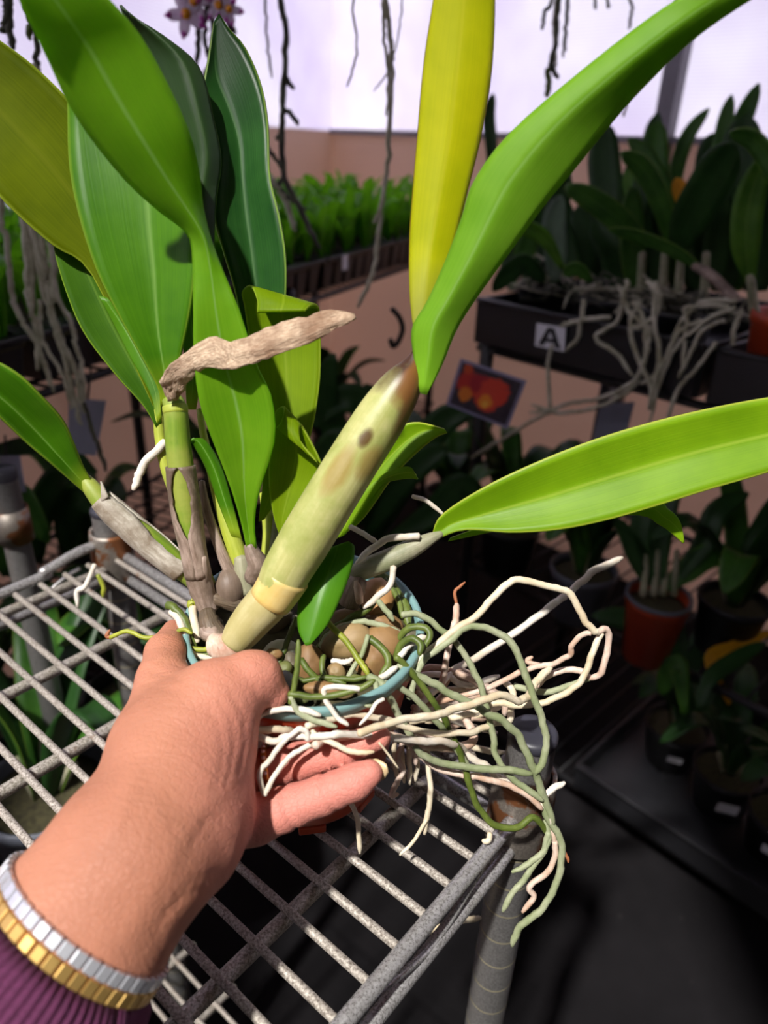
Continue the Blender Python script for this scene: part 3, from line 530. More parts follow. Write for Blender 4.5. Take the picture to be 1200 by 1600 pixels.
ROOTS = [
 ('root_white', 6.0, [(690, 1056), (709, 1047), (733, 1034), (797, 994), (861, 946), (893, 922), (928, 893), (972, 872)], .385, .455),
 ('root_cream', 6.0, [(632, 1062), (643, 1045), (667, 1021), (704, 989), (739, 967), (773, 933), (803, 907), (840, 912), (872, 919), (891, 927), (907, 957), (923, 983), (936, 990)], .335, .350),
 ('root_pink', 5.6, [(934, 990), (944, 983), (952, 994), (944, 1037), (936, 1055), (923, 1058), (907, 1049), (885, 1047), (853, 1057), (838, 1075)], .350, .372),
 ('root_cream', 5.6, [(938, 990), (925, 1021), (917, 1047), (901, 1071), (875, 1087), (843, 1099), (805, 1102), (773, 1098), (740, 1112), (700, 1122), (664, 1128)], .352, .366),
 ('root_pink', 4.8, [(923, 989), (907, 994), (893, 1010), (891, 1023), (877, 1031), (861, 1038), (837, 1042), (813, 1050), (787, 1063), (763, 1075), (720, 1089), (685, 1098), (655, 1104)], .350, .378),
 ('root_sage', 6.2, [(640, 1092), (652, 1050), (672, 1023), (701, 1003), (725, 983), (749, 979), (773, 986), (797, 1002), (813, 1031), (824, 1063), (837, 1098), (848, 1125), (853, 1158), (848, 1190), (837, 1211)], .334, .352),
 ('root_sage', 6.2, [(594, 1066), (606, 1085), (620, 1112), (640, 1150), (660, 1180), (690, 1192), (735, 1200), (787, 1203), (832, 1208)], .318, .352),
 ('root_sage', 5.6, [(628, 962), (645, 958), (667, 967), (693, 986), (715, 1010), (731, 1031), (747, 1061), (757, 1085), (763, 1117), (771, 1155), (774, 1176), (790, 1205), (803, 1218), (827, 1236), (848, 1252)], .340, .356),
 ('root_sage', 6.8, [(622, 1040), (645, 1053), (675, 1066), (707, 1085), (739, 1101), (768, 1117), (795, 1133), (811, 1151), (827, 1183), (836, 1205), (844, 1230), (854, 1254), (864, 1290)], .328, .362),
 ('root_green', 5.6, [(618, 1028), (640, 1045), (659, 1071), (680, 1101), (693, 1119), (701, 1141), (717, 1172), (726, 1198), (735, 1232), (750, 1265), (775, 1290), (810, 1292), (830, 1278), (846, 1286), (856, 1305)], .326, .366),
 ('root_sage', 5.4, [(590, 1064), (615, 1070), (640, 1085), (661, 1106), (685, 1130), (701, 1151), (716, 1175), (735, 1200)], .322, .348),
 ('root_white', 5.2, [(402, 1122), (412, 1114), (437, 1109), (472, 1109), (502, 1117)], 0.2975, 0.2985),
 ('root_cream', 6.2, [(400, 1141), (442, 1140), (462, 1145), (500, 1144), (535, 1140), (567, 1142), (600, 1137), (640, 1128), (690, 1118)], 0.2975, 0.3450),
 ('root_white', 6.0, [(400, 1151), (430, 1157), (452, 1150), (490, 1150), (530, 1146)], 0.2955, 0.2965),
 ('root_pink', 7.4, [(490, 1165), (515, 1153), (555, 1152), (592, 1152), (620, 1152), (650, 1162), (680, 1167), (712, 1168), (740, 1157), (731, 1125), (728, 1106)], 0.2955, 0.3720),
 ('root_cream', 5.6, [(480, 1135), (505, 1127), (535, 1120), (570, 1117), (605, 1125), (635, 1136), (690, 1146), (728, 1145), (752, 1139), (773, 1130), (795, 1127), (798, 1108), (800, 1079), (788, 1066)], 0.2975, 0.3780),
 ('root_cream', 4.8, [(487, 1142), (500, 1153), (522, 1162), (542, 1172), (560, 1176), (584, 1174)], 0.2975, 0.2960),
 ('root_white', 5.0, [(482, 1157), (476, 1141), (465, 1141), (445, 1157), (417, 1192), (405, 1210), (412, 1243)], 0.2955, 0.2900),
 ('root_white', 4.8, [(412, 1243), (430, 1212), (447, 1187), (480, 1166), (510, 1152)], .290, .302),
 ('root_white', 4.6, [(562, 1077), (527, 1073), (507, 1077), (512, 1100), (527, 1120), (545, 1133)], 0.2975, 0.2985),
 ('root_white', 3.6, [(600, 1092), (587, 1100), (577, 1115), (562, 1132)], .310, .304),
 ('root_sage', 5.2, [(455, 1088), (465, 1110), (480, 1122), (505, 1129), (527, 1137)], 0.2975, 0.2985),
 ('root_cream', 2.0, [(592, 1160), (606, 1178), (622, 1200)], 0.2955, 0.2980),
 ('root_cream', 4.2, [(547, 1252), (557, 1275), (561, 1310), (562, 1334)], .335, .340),
 ('root_cream', 4.8, [(668, 1168), (672, 1240), (669, 1270), (663, 1302)], .348, .355),
 ('root_cream', 3.2, [(667, 1280), (647, 1313), (625, 1336)], .352, .352),
 ('root_pink', 5.0, [(632, 1150), (622, 1185), (630, 1203), (618, 1225), (612, 1242), (622, 1240)], .345, .348),
 ('root_pink', 5.0, [(640, 1160), (648, 1180), (650, 1196)], .345, .348),
 ('root_cream', 6.6, [(560, 1146), (600, 1132), (640, 1122), (680, 1117), (707, 1109), (747, 1097), (784, 1087), (811, 1095), (827, 1085), (840, 1063), (861, 1042)], 0.2955, 0.3620),
 ('root_white', 6.4, [(520, 1148), (580, 1150), (640, 1157), (700, 1160), (722, 1170), (742, 1180)], 0.2955, 0.3650),
 ('root_pink', 5.6, [(690, 1068), (701, 1010), (712, 970), (713, 943)], .372, .380),
 ('root_rust', 2.8, [(713, 945), (711, 925), (718, 917), (726, 909)], .380, .382),
 ('root_pink', 4.0, [(850, 1040), (824, 1034), (832, 1026)], .372, .372),
 ('root_sage', 5.4, [(803, 1071), (821, 1077), (853, 1081), (875, 1077), (896, 1069), (922, 1061)], .376, .362),
 ('root_pink', 5.8, [(700, 1048), (730, 1058), (760, 1075), (785, 1095), (790, 1118)], .388, .395),
 ('root_pink', 5.8, [(662, 1058), (668, 1045), (690, 1044), (720, 1062), (745, 1086), (760, 1106)], .392, .398),
 ('root_cream', 5.2, [(680, 1100), (700, 1080), (728, 1080), (750, 1100), (790, 1128)], .395, .400),
 ('root_white', 6.0, [(650, 1110), (672, 1085), (690, 1066), (705, 1052)], .360, .385),
 ('root_white', 6.2, [(722, 1173), (745, 1190), (762, 1198), (775, 1212), (797, 1226), (850, 1258), (862, 1290)], .352, .362),
 ('root_pink', 5.4, [(650, 1178), (683, 1200), (720, 1210), (745, 1214), (770, 1220), (795, 1227), (826, 1244), (848, 1264)], .346, .358),
 ('root_white', 5.6, [(848, 1248), (858, 1238), (868, 1231), (882, 1221)], .360, .362),
 ('root_sage', 6.0, [(847, 1255), (860, 1287), (877, 1313), (877, 1347), (867, 1387), (847, 1420), (823, 1440), (810, 1452), (801, 1478)], .360, .378),
 ('root_sage', 5.0, [(853, 1283), (857, 1310), (840, 1340), (800, 1363)], .364, .366),
 ('root_sage', 5.2, [(857, 1300), (847, 1333), (820, 1373), (800, 1397), (786, 1424)], .364, .370),
 ('root_pink', 5.0, [(867, 1313), (867, 1340), (850, 1367), (827, 1385), (834, 1402), (816, 1424)], .366, .374),
 ('root_rust', 2.8, [(878, 1326), (885, 1336), (888, 1348)], .366, .366),
 ('root_pink', 5.4, [(852, 1268), (862, 1290), (866, 1318)], .364, .366),
 ('root_cream', 5.0, [(621, 1480), (667, 1457), (717, 1440), (752, 1434)], .438, .445),
 ('root_cream', 4.8, [(765, 1302), (764, 1312), (753, 1314)], .372, .372),
 ('root_rust', 3.4, [(176, 996), (167, 994), (172, 984)], .338, .338),
 ('root_yellow', 3.8, [(172, 996), (200, 986), (225, 997), (262, 992), (287, 984), (300, 990)], .338, .332),
 ('root_green', 4.0, [(226, 998), (262, 1008), (285, 1022), (322, 1022), (335, 1018)], .336, .332),
 ('root_yellow', 4.4, [(270, 1012), (290, 1012), (318, 1015), (335, 1012)], .334, .331),
 ('root_green', 7.2, [(262, 946), (275, 952), (288, 972), (300, 1004), (306, 1012)], .345, .336),
 ('root_white', 6.0, [(266, 956), (278, 966), (288, 988), (297, 1006)], .343, .334),
 ('root_white', 4.4, [(148, 882), (140, 900), (132, 917), (120, 925), (121, 948)], .500, .505),
 ('root_yellow', 3.8, [(153, 898), (162, 918), (161, 933)], .520, .525),
 ('root_yellow', 8.0, [(300, 938), (302, 950)], .345, .344),
 ('root_cream', 7.0, [(301, 948), (304, 975), (308, 1002)], .344, .338),
 ('root_white', 7.2, [(259, 690), (246, 703), (225, 725), (215, 745), (208, 766)], .345, .342),
 ('root_white', 3.8, [(645, 775), (660, 779), (675, 789), (694, 806)], .345, .350),
 ('root_white', 6.0, [(655, 838), (630, 838), (606, 842), (582, 856), (556, 880)], .345, .346),
 ('root_white', 4.6, [(547, 823), (573, 837), (592, 851)], .348, .347),
 ('root_white', 5.4, [(616, 885), (611, 912), (592, 931), (569, 950)], .344, .346),
 ('root_sage', 5.4, [(592, 938), (602, 952), (615, 970)], .345, .344),
 ('root_green', 8.0, [(588, 896), (617, 919), (633, 950), (637, 978)], .372, .352),
 ('root_green', 5.0, [(600, 905), (622, 935), (628, 965)], .366, .352),
 ('root_sage', 5.2, [(500, 1010), (512, 995), (531, 983), (552, 974), (569, 971), (600, 979), (628, 989)], .338, .340),
 ('root_green', 6.0, [(498, 1012), (512, 990), (540, 972), (568, 955), (590, 936)], .340, .350),
 ('root_yellow', 5.2, [(508, 969), (542, 1004), (562, 1033), (578, 1058)], .334, .326),
 ('root_sage', 4.4, [(575, 992), (565, 1023), (548, 1050), (540, 1067)], .332, .326),
 ('root_white', 5.0, [(519, 1031), (535, 1035), (551, 1029)], .332, .331),
 ('root_green', 6.4, [(577, 996), (600, 1015), (606, 1037), (594, 1058)], .334, .326),
 ('root_green', 6.0, [(622, 1000), (630, 988), (645, 981), (666, 983), (672, 996), (661, 1020)], .338, .330),
 ('root_green', 6.4, [(618, 1026), (626, 1006), (644, 998), (658, 1008), (655, 1024)], .332, .324),
 ('root_white', 6.4, [(623, 1030), (644, 1004), (666, 995)], .330, .334),
 ('root_white', 5.2, [(594, 1060), (608, 1050), (621, 1042)], .322, .324),
 ('root_green', 4.8, [(430, 1046), (447, 1010), (463, 965)], .336, .342),
 ('root_green', 5.0, [(455, 1100), (460, 1072), (465, 1035), (466, 1000)], 0.2975, 0.2985),
 ('root_green', 5.4, [(470, 1030), (490, 1055), (504, 1068)], .330, .320),
 ('root_green', 5.6, [(452, 1084), (487, 1089), (520, 1087), (560, 1076), (585, 1062)], 0.2975, 0.2985),
 ('root_green', 5.0, [(505, 1022), (503, 1042), (511, 1060), (540, 1068)], .330, .321),
 ('root_green', 4.6, [(458, 1060), (480, 1062), (510, 1058), (545, 1062), (575, 1058)], .323, .323),
 ('root_sage', 6.4, [(575, 1056), (590, 1064), (606, 1072)], .320, .318),
 ('root_sage', 5.0, [(586, 1064), (588, 1085), (583, 1100), (570, 1102)], .318, .311),
 ('root_green', 4.8, [(300, 1020), (312, 1036), (330, 1048)], .334, .328),
 ('root_cream', 4.8, [(292, 1012), (310, 1026), (340, 1030)], .332, .330),
]
# strands tucked behind the front bundle beside the pot
for (m, r, pts, z0, z1) in ROOTS: root(m, r, zz(pts, z0, z1))
for k in range(9):
    x0 = 640 + rng.uniform(-8, 14); y0 = 1060 + k * 11
    root(('root_white', 'root_pink', 'root_cream')[k % 3], 5.2, zz([(x0, y0), (680 + rng.uniform(-8, 8), y0 + rng.uniform(-14, 18)), (725 + rng.uniform(-10, 10), y0 + rng.uniform(-24, 24)), (765 + rng.uniform(-10, 25), y0 + rng.uniform(-18, 30))], .372, .402))
for k in range(4):
    root('root_cream', 4.2, zz([(618 + 10 * k, 1150), (616 + 12 * k, 1180 + 4 * k), (622 + 9 * k, 1206 + rng.uniform(-14, 22))], .350, .356))

# ================================================================== POT
PA = norm(Z3 + np.array([0.03, -0.115, 0]))        # pot axis
PR = 0.0572
pot = thing('flower_pot', POT_C - PA * 0.105, 'terracotta-coloured plastic flower pot with a blue-green rim, held in the hand', 'pot')
M['pot_orange'] = plain('pot_orange', hexc(176, 66, 34), 0.38, var=0.08, scale=30)
M['pot_teal'] = plain('pot_teal', hexc(116, 152, 150), 0.42, var=0.06, scale=60)
lathe('rim', [(PR * .93, -0.010), (PR * .945, 0.0), (PR * .965, 0.0008), (PR * 1.0, 0.0004), (PR * 1.008, -0.0012), (PR * 1.002, -0.0054), (PR * .975, -0.0062)], POT_C, PA, M['pot_teal'], pot, 72)
lathe('body', [(PR * .975, -0.0058), (PR * .968, -0.016), (PR * .945, -0.0165), (PR * .77, -0.099), (PR * .74, -0.103), (PR * .3, -0.1025), (0.0005, -0.1020)], POT_C, PA, M['pot_orange'], pot, 72)
for a in range(0, 360, 45):
    r0 = norm(np.cross(PA, (1, 0, 0))); s0 = np.cross(PA, r0); d = math.cos(math.radians(a + 12)) * r0 + math.sin(math.radians(a + 12)) * s0
    box('foot', POT_C + d * PR * .69 - PA * 0.105, d * 0.004, np.cross(PA, d) * 0.007, PA * 0.0028, M['pot_orange'], pot, 0.0008)
o = lathe('potting_mix', [(PR * .935, -0.012), (PR * .6, -0.010), (PR * .3, -0.009), (0.0005, -0.008)], POT_C, PA, M['soil'], pot, 48); o['kind'] = 'stuff'

# river stones in the pot
def stone_mat(name, a, b, c):
    t = NT(name); co = t.coord(); n = t.noise(co, 55, 5, 0.6, 0.6); m = t.noise(co, 30, 3)
    colr = t.mix(t.ramp(m, [(0.55, (0, 0, 0, 1)), (0.7, (1, 1, 1, 1))]), t.ramp(n, [(0.3, a), (0.7, b)]), c); t.l(colr, t.b.inputs['Base Color']); t.b.inputs['Roughness'].default_value = 0.6; t.bump(n, 0.2, 0.001); return t.m
M['st_orange'] = stone_mat('stone_orange', hexc(160, 112, 62), hexc(198, 156, 106), hexc(140, 124, 80))
M['st_brown'] = stone_mat('stone_brown', hexc(112, 90, 56), hexc(160, 134, 92), hexc(92, 92, 44))
M['st_rust'] = stone_mat('stone_rust', hexc(112, 82, 48), hexc(148, 114, 72), hexc(100, 98, 44))
M['st_grey'] = stone_mat('stone_grey', hexc(104, 108, 112), hexc(136, 138, 138), hexc(90, 100, 80))
M['st_dark'] = stone_mat('stone_dark', hexc(84, 76, 60), hexc(112, 102, 82), hexc(76, 84, 48))
M['st_moss'] = stone_mat('stone_moss', hexc(78, 86, 40), hexc(108, 112, 60), hexc(66, 84, 30))
M['st_white'] = stone_mat('stone_white', hexc(196, 196, 176), hexc(222, 222, 208), hexc(150, 160, 110))
def stone(px, py, rx, ry, rot, dz, mat, label):
    c = Wplane(px, py, dz - .004); z = PX(c)[2]; a = math.radians(rot)
    vx = M_CW @ np.array([math.cos(a), math.sin(a), 0]); vy = M_CW @ np.array([-math.sin(a), math.cos(a), 0]); vz = M_CW @ np.array([0, 0, 1.0])
    sx, sy = 1.14 * rx * z / F, 1.14 * ry * z / F; sz = min(sx, sy) * 0.85; V = []; ph = rng.uniform(0, 6.28, 6); nu, nv = 16, 10
    def P(th, f):
        d = np.array([math.cos(th) * math.cos(f), math.sin(th) * math.cos(f), math.sin(f)])
        b = 1 + 0.07 * math.sin(2 * th + ph[0]) + 0.05 * math.sin(3 * th + ph[1] + 2 * f) + 0.05 * math.cos(3 * f + ph[2]); return c + (vx * d[0] * sx + vy * d[1] * sy + vz * d[2] * sz) * b
    V.append(P(0, -math.pi / 2)); 
    for j in range(1, nv):
        for k in range(nu): V.append(P(2 * math.pi * k / nu, -math.pi / 2 + math.pi * j / nv))
    V.append(P(0, math.pi / 2)); e = len(V) - 1
    Fc = [(0, 1 + (k + 1) % nu, 1 + k) for k in range(nu)] + [(1 + j * nu + k, 1 + j * nu + (k + 1) % nu, 1 + (j + 1) * nu + (k + 1) % nu, 1 + (j + 1) * nu + k) for j in range(nv - 2) for k in range(nu)] + [(1 + (nv - 2) * nu + k, 1 + (nv - 2) * nu + (k + 1) % nu, e) for k in range(nu)]
    return tag(obj('river_stone', mesh('river_stone', V, Fc), M[mat]), label, 'stone', 'river stones in the orchid pot')
def Wplane(px, py, dz):                  # point on the pot's filling, dz below the rim
    d = M_CW @ np.array([(px - 600) / F, (py - 800) / F, 1.0]); q = POT_C - PA * dz; return CAM + d * (((q - CAM) @ PA) / (d @ PA))
STONES = [(590, 938, 25, 33, -8, .004, 'st_orange', 'orange river stone under the right-hand cane, topmost in the pot'), (543, 1002, 40, 27, -24, .005, 'st_brown', 'largest tan river stone, under the yellow-green root'),
 (590, 1020, 33, 40, 25, .009, 'st_rust', 'broad brown river stone right of the yellow-green root'), (602, 975, 30, 15, 12, .010, 'st_rust', 'flat brown river stone between the orange and the broad brown one'),
 (484, 1036, 19, 27, 8, .010, 'st_rust', 'upright rust-coloured stone under the tip of the hanging leaf'), (525, 1050, 13, 13, 0, .010, 'st_brown', 'small brown stone below the largest tan stone'),
 (506, 1077, 31, 11, 3, .009, 'st_rust', 'flat brown stone at the front rim of the pot'), (442, 1066, 14, 16, 30, .006, 'st_grey', 'blue-grey pebble beside the thumb tip'),
 (428, 1022, 12, 8, 10, .008, 'st_rust', 'small brown pebble in front of the pale stone near the thumb'), (444, 1045, 12, 12, 0, .009, 'st_moss', 'mossy green pebble above the blue-grey one'),
 (436, 1016, 26, 15, -10, .013, 'st_white', 'pale whitish stone behind the thumb'), (425, 972, 30, 16, -25, .010, 'st_dark', 'dark grey-brown stone just right of the pale cane segment'),
 (536, 966, 26, 14, -20, .012, 'st_brown', 'brown stone behind the largest tan stone'), (640, 1000, 14, 18, 0, .012, 'st_dark', 'dark stone under the roots at the right rim'),
 (555, 1064, 16, 10, 0, .011, 'st_moss', 'mossy stone at the front where the roots leave the pot'), (470, 975, 24, 14, 0, .014, 'st_dark', 'dark stone shaded behind the hanging leaf'),
 (560, 925, 14, 12, 0, .012, 'st_dark', 'dark pebble left of the orange stone'), (500, 935, 24, 13, 0, .014, 'st_dark', 'dark stone under the small leaf at the back'),
 (462, 1092, 20, 9, 2, .010, 'st_moss', 'mossy stone against the front rim beside the thumb'), (536, 1082, 18, 9, -4, .011, 'st_brown', 'small tan stone at the front rim under the looping white root'), (612, 1062, 12, 12, 0, .012, 'st_dark', 'dark pebble at the rim where the sage roots leave'), (520, 1022, 14, 12, 0, .013, 'st_dark', 'dark pebble left of the largest tan stone'), (455, 1035, 12, 16, 0, .014, 'st_dark', 'dark pebble beside the upright rust-coloured stone'), (624, 945, 12, 20, 20, .012, 'st_dark', 'dark stone right of the orange stone'),
 (330, 975, 16, 12, 0, .012, 'st_dark', 'dark stone under the root stubs at the left rim'), (395, 925, 22, 12, 0, .014, 'st_dark', 'dark stone behind the old brown bulb')]
for s_ in STONES: stone(*s_)
# ================================================================== HAND AND ARM
def chain(pts):       # (px, py, depth, radius px) -> world points and radii
    return [(W(x, y, z), r * z / F) for x, y, z, r in pts]
PALM = [chain([(-40, 1660, .236, 160), (60, 1535, .240, 152), (122, 1456, .244, 144), (205, 1342, .254, 120), (262, 1245, .272, 108), (285, 1170, .285, 92)]),
        chain([(205, 1342, .256, 112), (300, 1310, .272, 78), (335, 1278, .282, 62)]),
        chain([(285, 1180, .287, 92), (330, 1110, .292, 66)]),
        chain([(312, 1210, .290, 62), (340, 1168, .294, 44)]),
        chain([(260, 1160, .292, 70), (262, 1100, .304, 46)])]
DIG = {'thumb': [(300, 1150, .288, 74), (345, 1088, .292, 54), (388, 1058, .296, 39), (402, 1058, .298, 38), (430, 1083, .301, 23)],
       'index': [(262, 1130, .298, 50), (254, 1060, .312, 38), (258, 1020, .326, 30), (271, 985, .344, 17)],
       'middle': [(282, 1150, .310, 46), (288, 1110, .335, 32), (300, 1095, .375, 27), (345, 1085, .425, 22)],
       'ring': [(330, 1215, .300, 42), (395, 1205, .314, 31), (462, 1190, .315, 29), (530, 1172, .313, 27), (592, 1152, .312, 19)],
       'pinky': [(335, 1290, .290, 46), (400, 1280, .299, 37), (450, 1262, .301, 33), (512, 1239, .301, 29.5), (555, 1221, .300, 27), (577, 1208, .300, 21)]}
CREASE = {'pinky': (454, 516), 'ring': (455, 522)}
def sdf_chain(G, ch):
    best = None
    for (a, ra), (b, rb) in zip(ch, ch[1:]):
        ab = b - a; tt = np.clip(((G - a) @ ab) / (ab @ ab), 0, 1)
        d = np.linalg.norm(G - a - tt[:, None] * ab, axis=1) - (ra + (rb - ra) * tt)
        best = d if best is None else smin(best, d, 0.003)
    return best
def smin(a, b, k):
    h = np.maximum(k - np.abs(a - b), 0) / k; return np.minimum(a, b) - h * h * k * 0.25
def surface_nets(D, o, h):
    nx, ny, nz = D.shape; s = D < 0
    c = [s[i:nx - 1 + i, j:ny - 1 + j, k:nz - 1 + k] for i in (0, 1) for j in (0, 1) for k in (0, 1)]
    cnt = sum(q.astype(np.int8) for q in c); act = (cnt > 0) & (cnt < 8)
    idx = -np.ones(act.shape, np.int64); I = np.argwhere(act); idx[act] = np.arange(len(I))
    acc = np.zeros((len(I), 3)); num = np.zeros(len(I))
    corners = [(i, j, k) for i in (0, 1) for j in (0, 1) for k in (0, 1)]
    vals = np.stack([D[I[:, 0] + i, I[:, 1] + j, I[:, 2] + k] for i, j, k in corners], 1)
    for p in range(8):
        for q in range(p + 1, 8):
            a, b = np.array(corners[p]), np.array(corners[q])
            if np.abs(a - b).sum() != 1: continue
            m = (vals[:, p] < 0) != (vals[:, q] < 0); tt = vals[m, p] / (vals[m, p] - vals[m, q])
            acc[m] += a + tt[:, None] * (b - a); num[m] += 1
    V = (I + acc / num[:, None]) * h + o; Fc = []
    for ax in range(3):
        sl0 = [slice(1, -1)] * 3; sl0[ax] = slice(0, -1); sl1 = list(sl0); sl1[ax] = slice(1, None)
        e0, e1 = s[tuple(sl0)], s[tuple(sl1)]; E = np.argwhere(e0 != e1); 
        off = np.array([1, 1, 1]); off[ax] = 0; E0 = E + off
        flip = e0[tuple(E.T)]
        u, v = (ax + 1) % 3, (ax + 2) % 3; du = np.eye(3, dtype=int)[u]; dv = np.eye(3, dtype=int)[v]
        q = [idx[tuple((E0 - du - dv).T)], idx[tuple((E0 - dv).T)], idx[tuple(E0.T)], idx[tuple((E0 - du).T)]]
        Q = np.stack(q, 1); ok = (Q >= 0).all(1); Q = Q[ok]; fl = flip[ok]; Q[~fl] = Q[~fl][:, ::-1]; Fc.append(Q)
    return V, np.vstack(Fc)
allp = [p for ch in PALM for p in ch] + [p for d in DIG.values() for p in chain(d)]
lo = np.min([p - r for p, r in allp], 0) - 0.006; hi = np.max([p + r for p, r in allp], 0) + 0.006
HV = 0.0013; dims = np.ceil((hi - lo) / HV).astype(int) + 1
D = np.empty(dims[0] * dims[1] * dims[2]).reshape(dims)
gy, gz = np.meshgrid(np.arange(dims[1]) * HV + lo[1], np.arange(dims[2]) * HV + lo[2], indexing='ij')
CH = {k: chain(v) for k, v in DIG.items()}
STEP = 12
for x0 in range(0, dims[0], STEP):
    xs = np.arange(x0, min(x0 + STEP, dims[0])) * HV + lo[0]
    G = np.stack([np.repeat(xs, gy.size), np.tile(gy.ravel(), len(xs)), np.tile(gz.ravel(), len(xs))], 1)
    pal = None
    for ch in PALM: d = sdf_chain(G, ch); pal = d if pal is None else smin(pal, d, 0.014)
    best = pal
    for k, ch in CH.items():
        d = sdf_chain(G, ch)
        if k in CREASE:
            for cpx in CREASE[k]:
                raw = DIG[k]; i = max(j for j in range(len(raw) - 1) if raw[j][0] <= cpx); f = (cpx - raw[i][0]) / (raw[i + 1][0] - raw[i][0])
                cp = ch[i][0] + (ch[i + 1][0] - ch[i][0]) * f; ax_ = norm(ch[i + 1][0] - ch[i][0]); sv = (G - cp) @ ax_
                d = d + 0.0011 * np.exp(-(sv / 0.0013) ** 2)
        best = np.minimum(best, smin(pal, d, 0.009 if k in ('thumb', 'index') else 0.005))
    D[x0:x0 + len(xs)] = best.reshape(len(xs), dims[1], dims[2])
def surf(px, py):
    for z in np.arange(.18, .36, .0008):
        i = np.round((W(px, py, z) - lo) / HV).astype(int)
        if (i >= 0).all() and (i < dims).all() and D[tuple(i)] < 0: return W(px, py, z)
    return None
NEAR = np.argwhere(np.abs(D) < 0.007); NP = NEAR * HV + lo; ADD = np.zeros(len(NEAR))
for amp, sg, line in [(.0006, .0050, [(392, 1195), (375, 1235), (345, 1262), (310, 1300), (280, 1350), (262, 1395)]), (.0008, .0014, [(362, 1085), (380, 1120), (384, 1160), (374, 1205)]), (.0006, .0013, [(345, 1095), (363, 1135), (364, 1180), (352, 1225)]), (.0005, .0013, [(326, 1105), (344, 1140), (347, 1185), (335, 1230)]),
                      (.0010, .0014, [(394, 1240), (401, 1275), (396, 1310)]), (.0006, .0012, [(388, 1024), (404, 1036), (420, 1050)]), (.0006, .0012, [(376, 1032), (396, 1048), (416, 1066)]), (.0005, .0012, [(366, 1042), (386, 1058), (404, 1080)]), (.0006, .0012, [(226, 1046), (255, 1052), (288, 1062)]), (.0005, .0012, [(234, 1026), (258, 1032), (284, 1042)]), (.0005, .0012, [(222, 1066), (250, 1074), (284, 1082)]),
                      (-.0008, .0050, [(318, 1262), (280, 1325), (240, 1390), (205, 1450)]), (-.0008, .003, [(210, 1215), (180, 1290), (130, 1370)]), (.0007, .0016, [(250, 1440), (290, 1400), (322, 1388)]), (.0006, .0016, [(262, 1420), (300, 1378), (340, 1365)]), (.0005, .0014, [(300, 1320), (322, 1280), (350, 1285), (372, 1310)]), (.0005, .0014, [(315, 1240), (345, 1235), (372, 1255)])]:
    Q = cr(np.array(line, float), 16); Q = [surf(*q) for q in Q]; Q = [q for q in Q if q is not None]
    if len(Q) < 3: continue
    best = np.full(len(NP), 9.0)
    for a_, b_ in zip(Q, Q[1:]):
        ab = b_ - a_; tt = np.clip(((NP - a_) @ ab) / (ab @ ab + 1e-12), 0, 1); best = np.minimum(best, np.linalg.norm(NP - a_ - tt[:, None] * ab, axis=1))
    ADD += amp * .65 * np.exp(-(best / sg) ** 2)
D[tuple(NEAR.T)] += ADD
HVt, HF = surface_nets(D, lo, HV)
person = thing('person', W(60, 1535, .240), 'bare hand and wrist reaching in from the left, holding the potted orchid', 'person')
t = NT('skin'); co = t.coord(); n1 = t.noise(co, 16, 3, 0.5); n2 = t.noise(co, 500, 3, 0.6)
colr = t.ramp(n1, [(0.3, hexc(164, 108, 84)), (0.55, hexc(184, 124, 98)), (0.75, hexc(194, 128, 108))])
# palm and finger pads are rosier than the back of the hand
geo = t.n('ShaderNodeNewGeometry'); fp = t.n('ShaderNodeVectorMath', operation='DISTANCE'); t.l(co, fp.inputs[0]); fp.inputs[1].default_value = tuple(W(520, 1215, .30))
colr = t.mix(t.math('MULTIPLY', t.ramp(t.math('MULTIPLY', fp.outputs['Value'], 10.0), [(0.25, (1, 1, 1, 1)), (0.75, (0, 0, 0, 1))]), 0.75), colr, hexc(212, 134, 122))
t.l(colr, t.b.inputs['Base Color']); t.b.inputs['Roughness'].default_value = 0.6; t.b.inputs['Specular IOR Level'].default_value = 0.35; t.b.inputs['Subsurface Weight'].default_value = 0.15; t.b.inputs['Subsurface Radius'].default_value = (0.006, 0.002, 0.001); t.b.inputs['Subsurface Scale'].default_value = 0.5
vo = t.n('ShaderNodeTexVoronoi', feature='DISTANCE_TO_EDGE'); vo.inputs['Scale'].default_value = 420; t.l(co, vo.inputs['Vector'])
mp = t.n('ShaderNodeMapping'); mp.inputs['Rotation'].default_value = (0.3, 0.4, 0.9); mp.inputs['Scale'].default_value = (1, 4, 1); t.l(co, mp.inputs[0]); n3 = t.noise(mp.outputs[0], 70, 4, 0.6, 1.2)
t.bump(t.math('ADD', t.math('MULTIPLY', t.math('MINIMUM', vo.outputs['Distance'], 0.12), 1.6), t.math('ADD', t.math('MULTIPLY', n3, 0.9), t.math('MULTIPLY', n2, 0.3))), 0.5, 0.0012)
M['skin'] = t.m
hand = obj('body', mesh('body', HVt, HF), M['skin'], person)
sm = hand.modifiers.new('smooth', 'LAPLACIANSMOOTH'); sm.iterations = 1; sm.lambda_factor = 0.2
hand['label'] = 'bare left hand and forearm with fingers spread around a pot'
# long nail of the lower finger
M['nail'] = plain('nail', hexc(206, 180, 138), 0.25, var=0.05)
leaf([(576, 1186, 588, 1222, .3030, 0), (590, 1186, 600, 1217, .3010, .0015), (604, 1194, 607, 1206, .3000, .001)], M['nail'], person, 8, 6, 0.0007, name='fingernail')
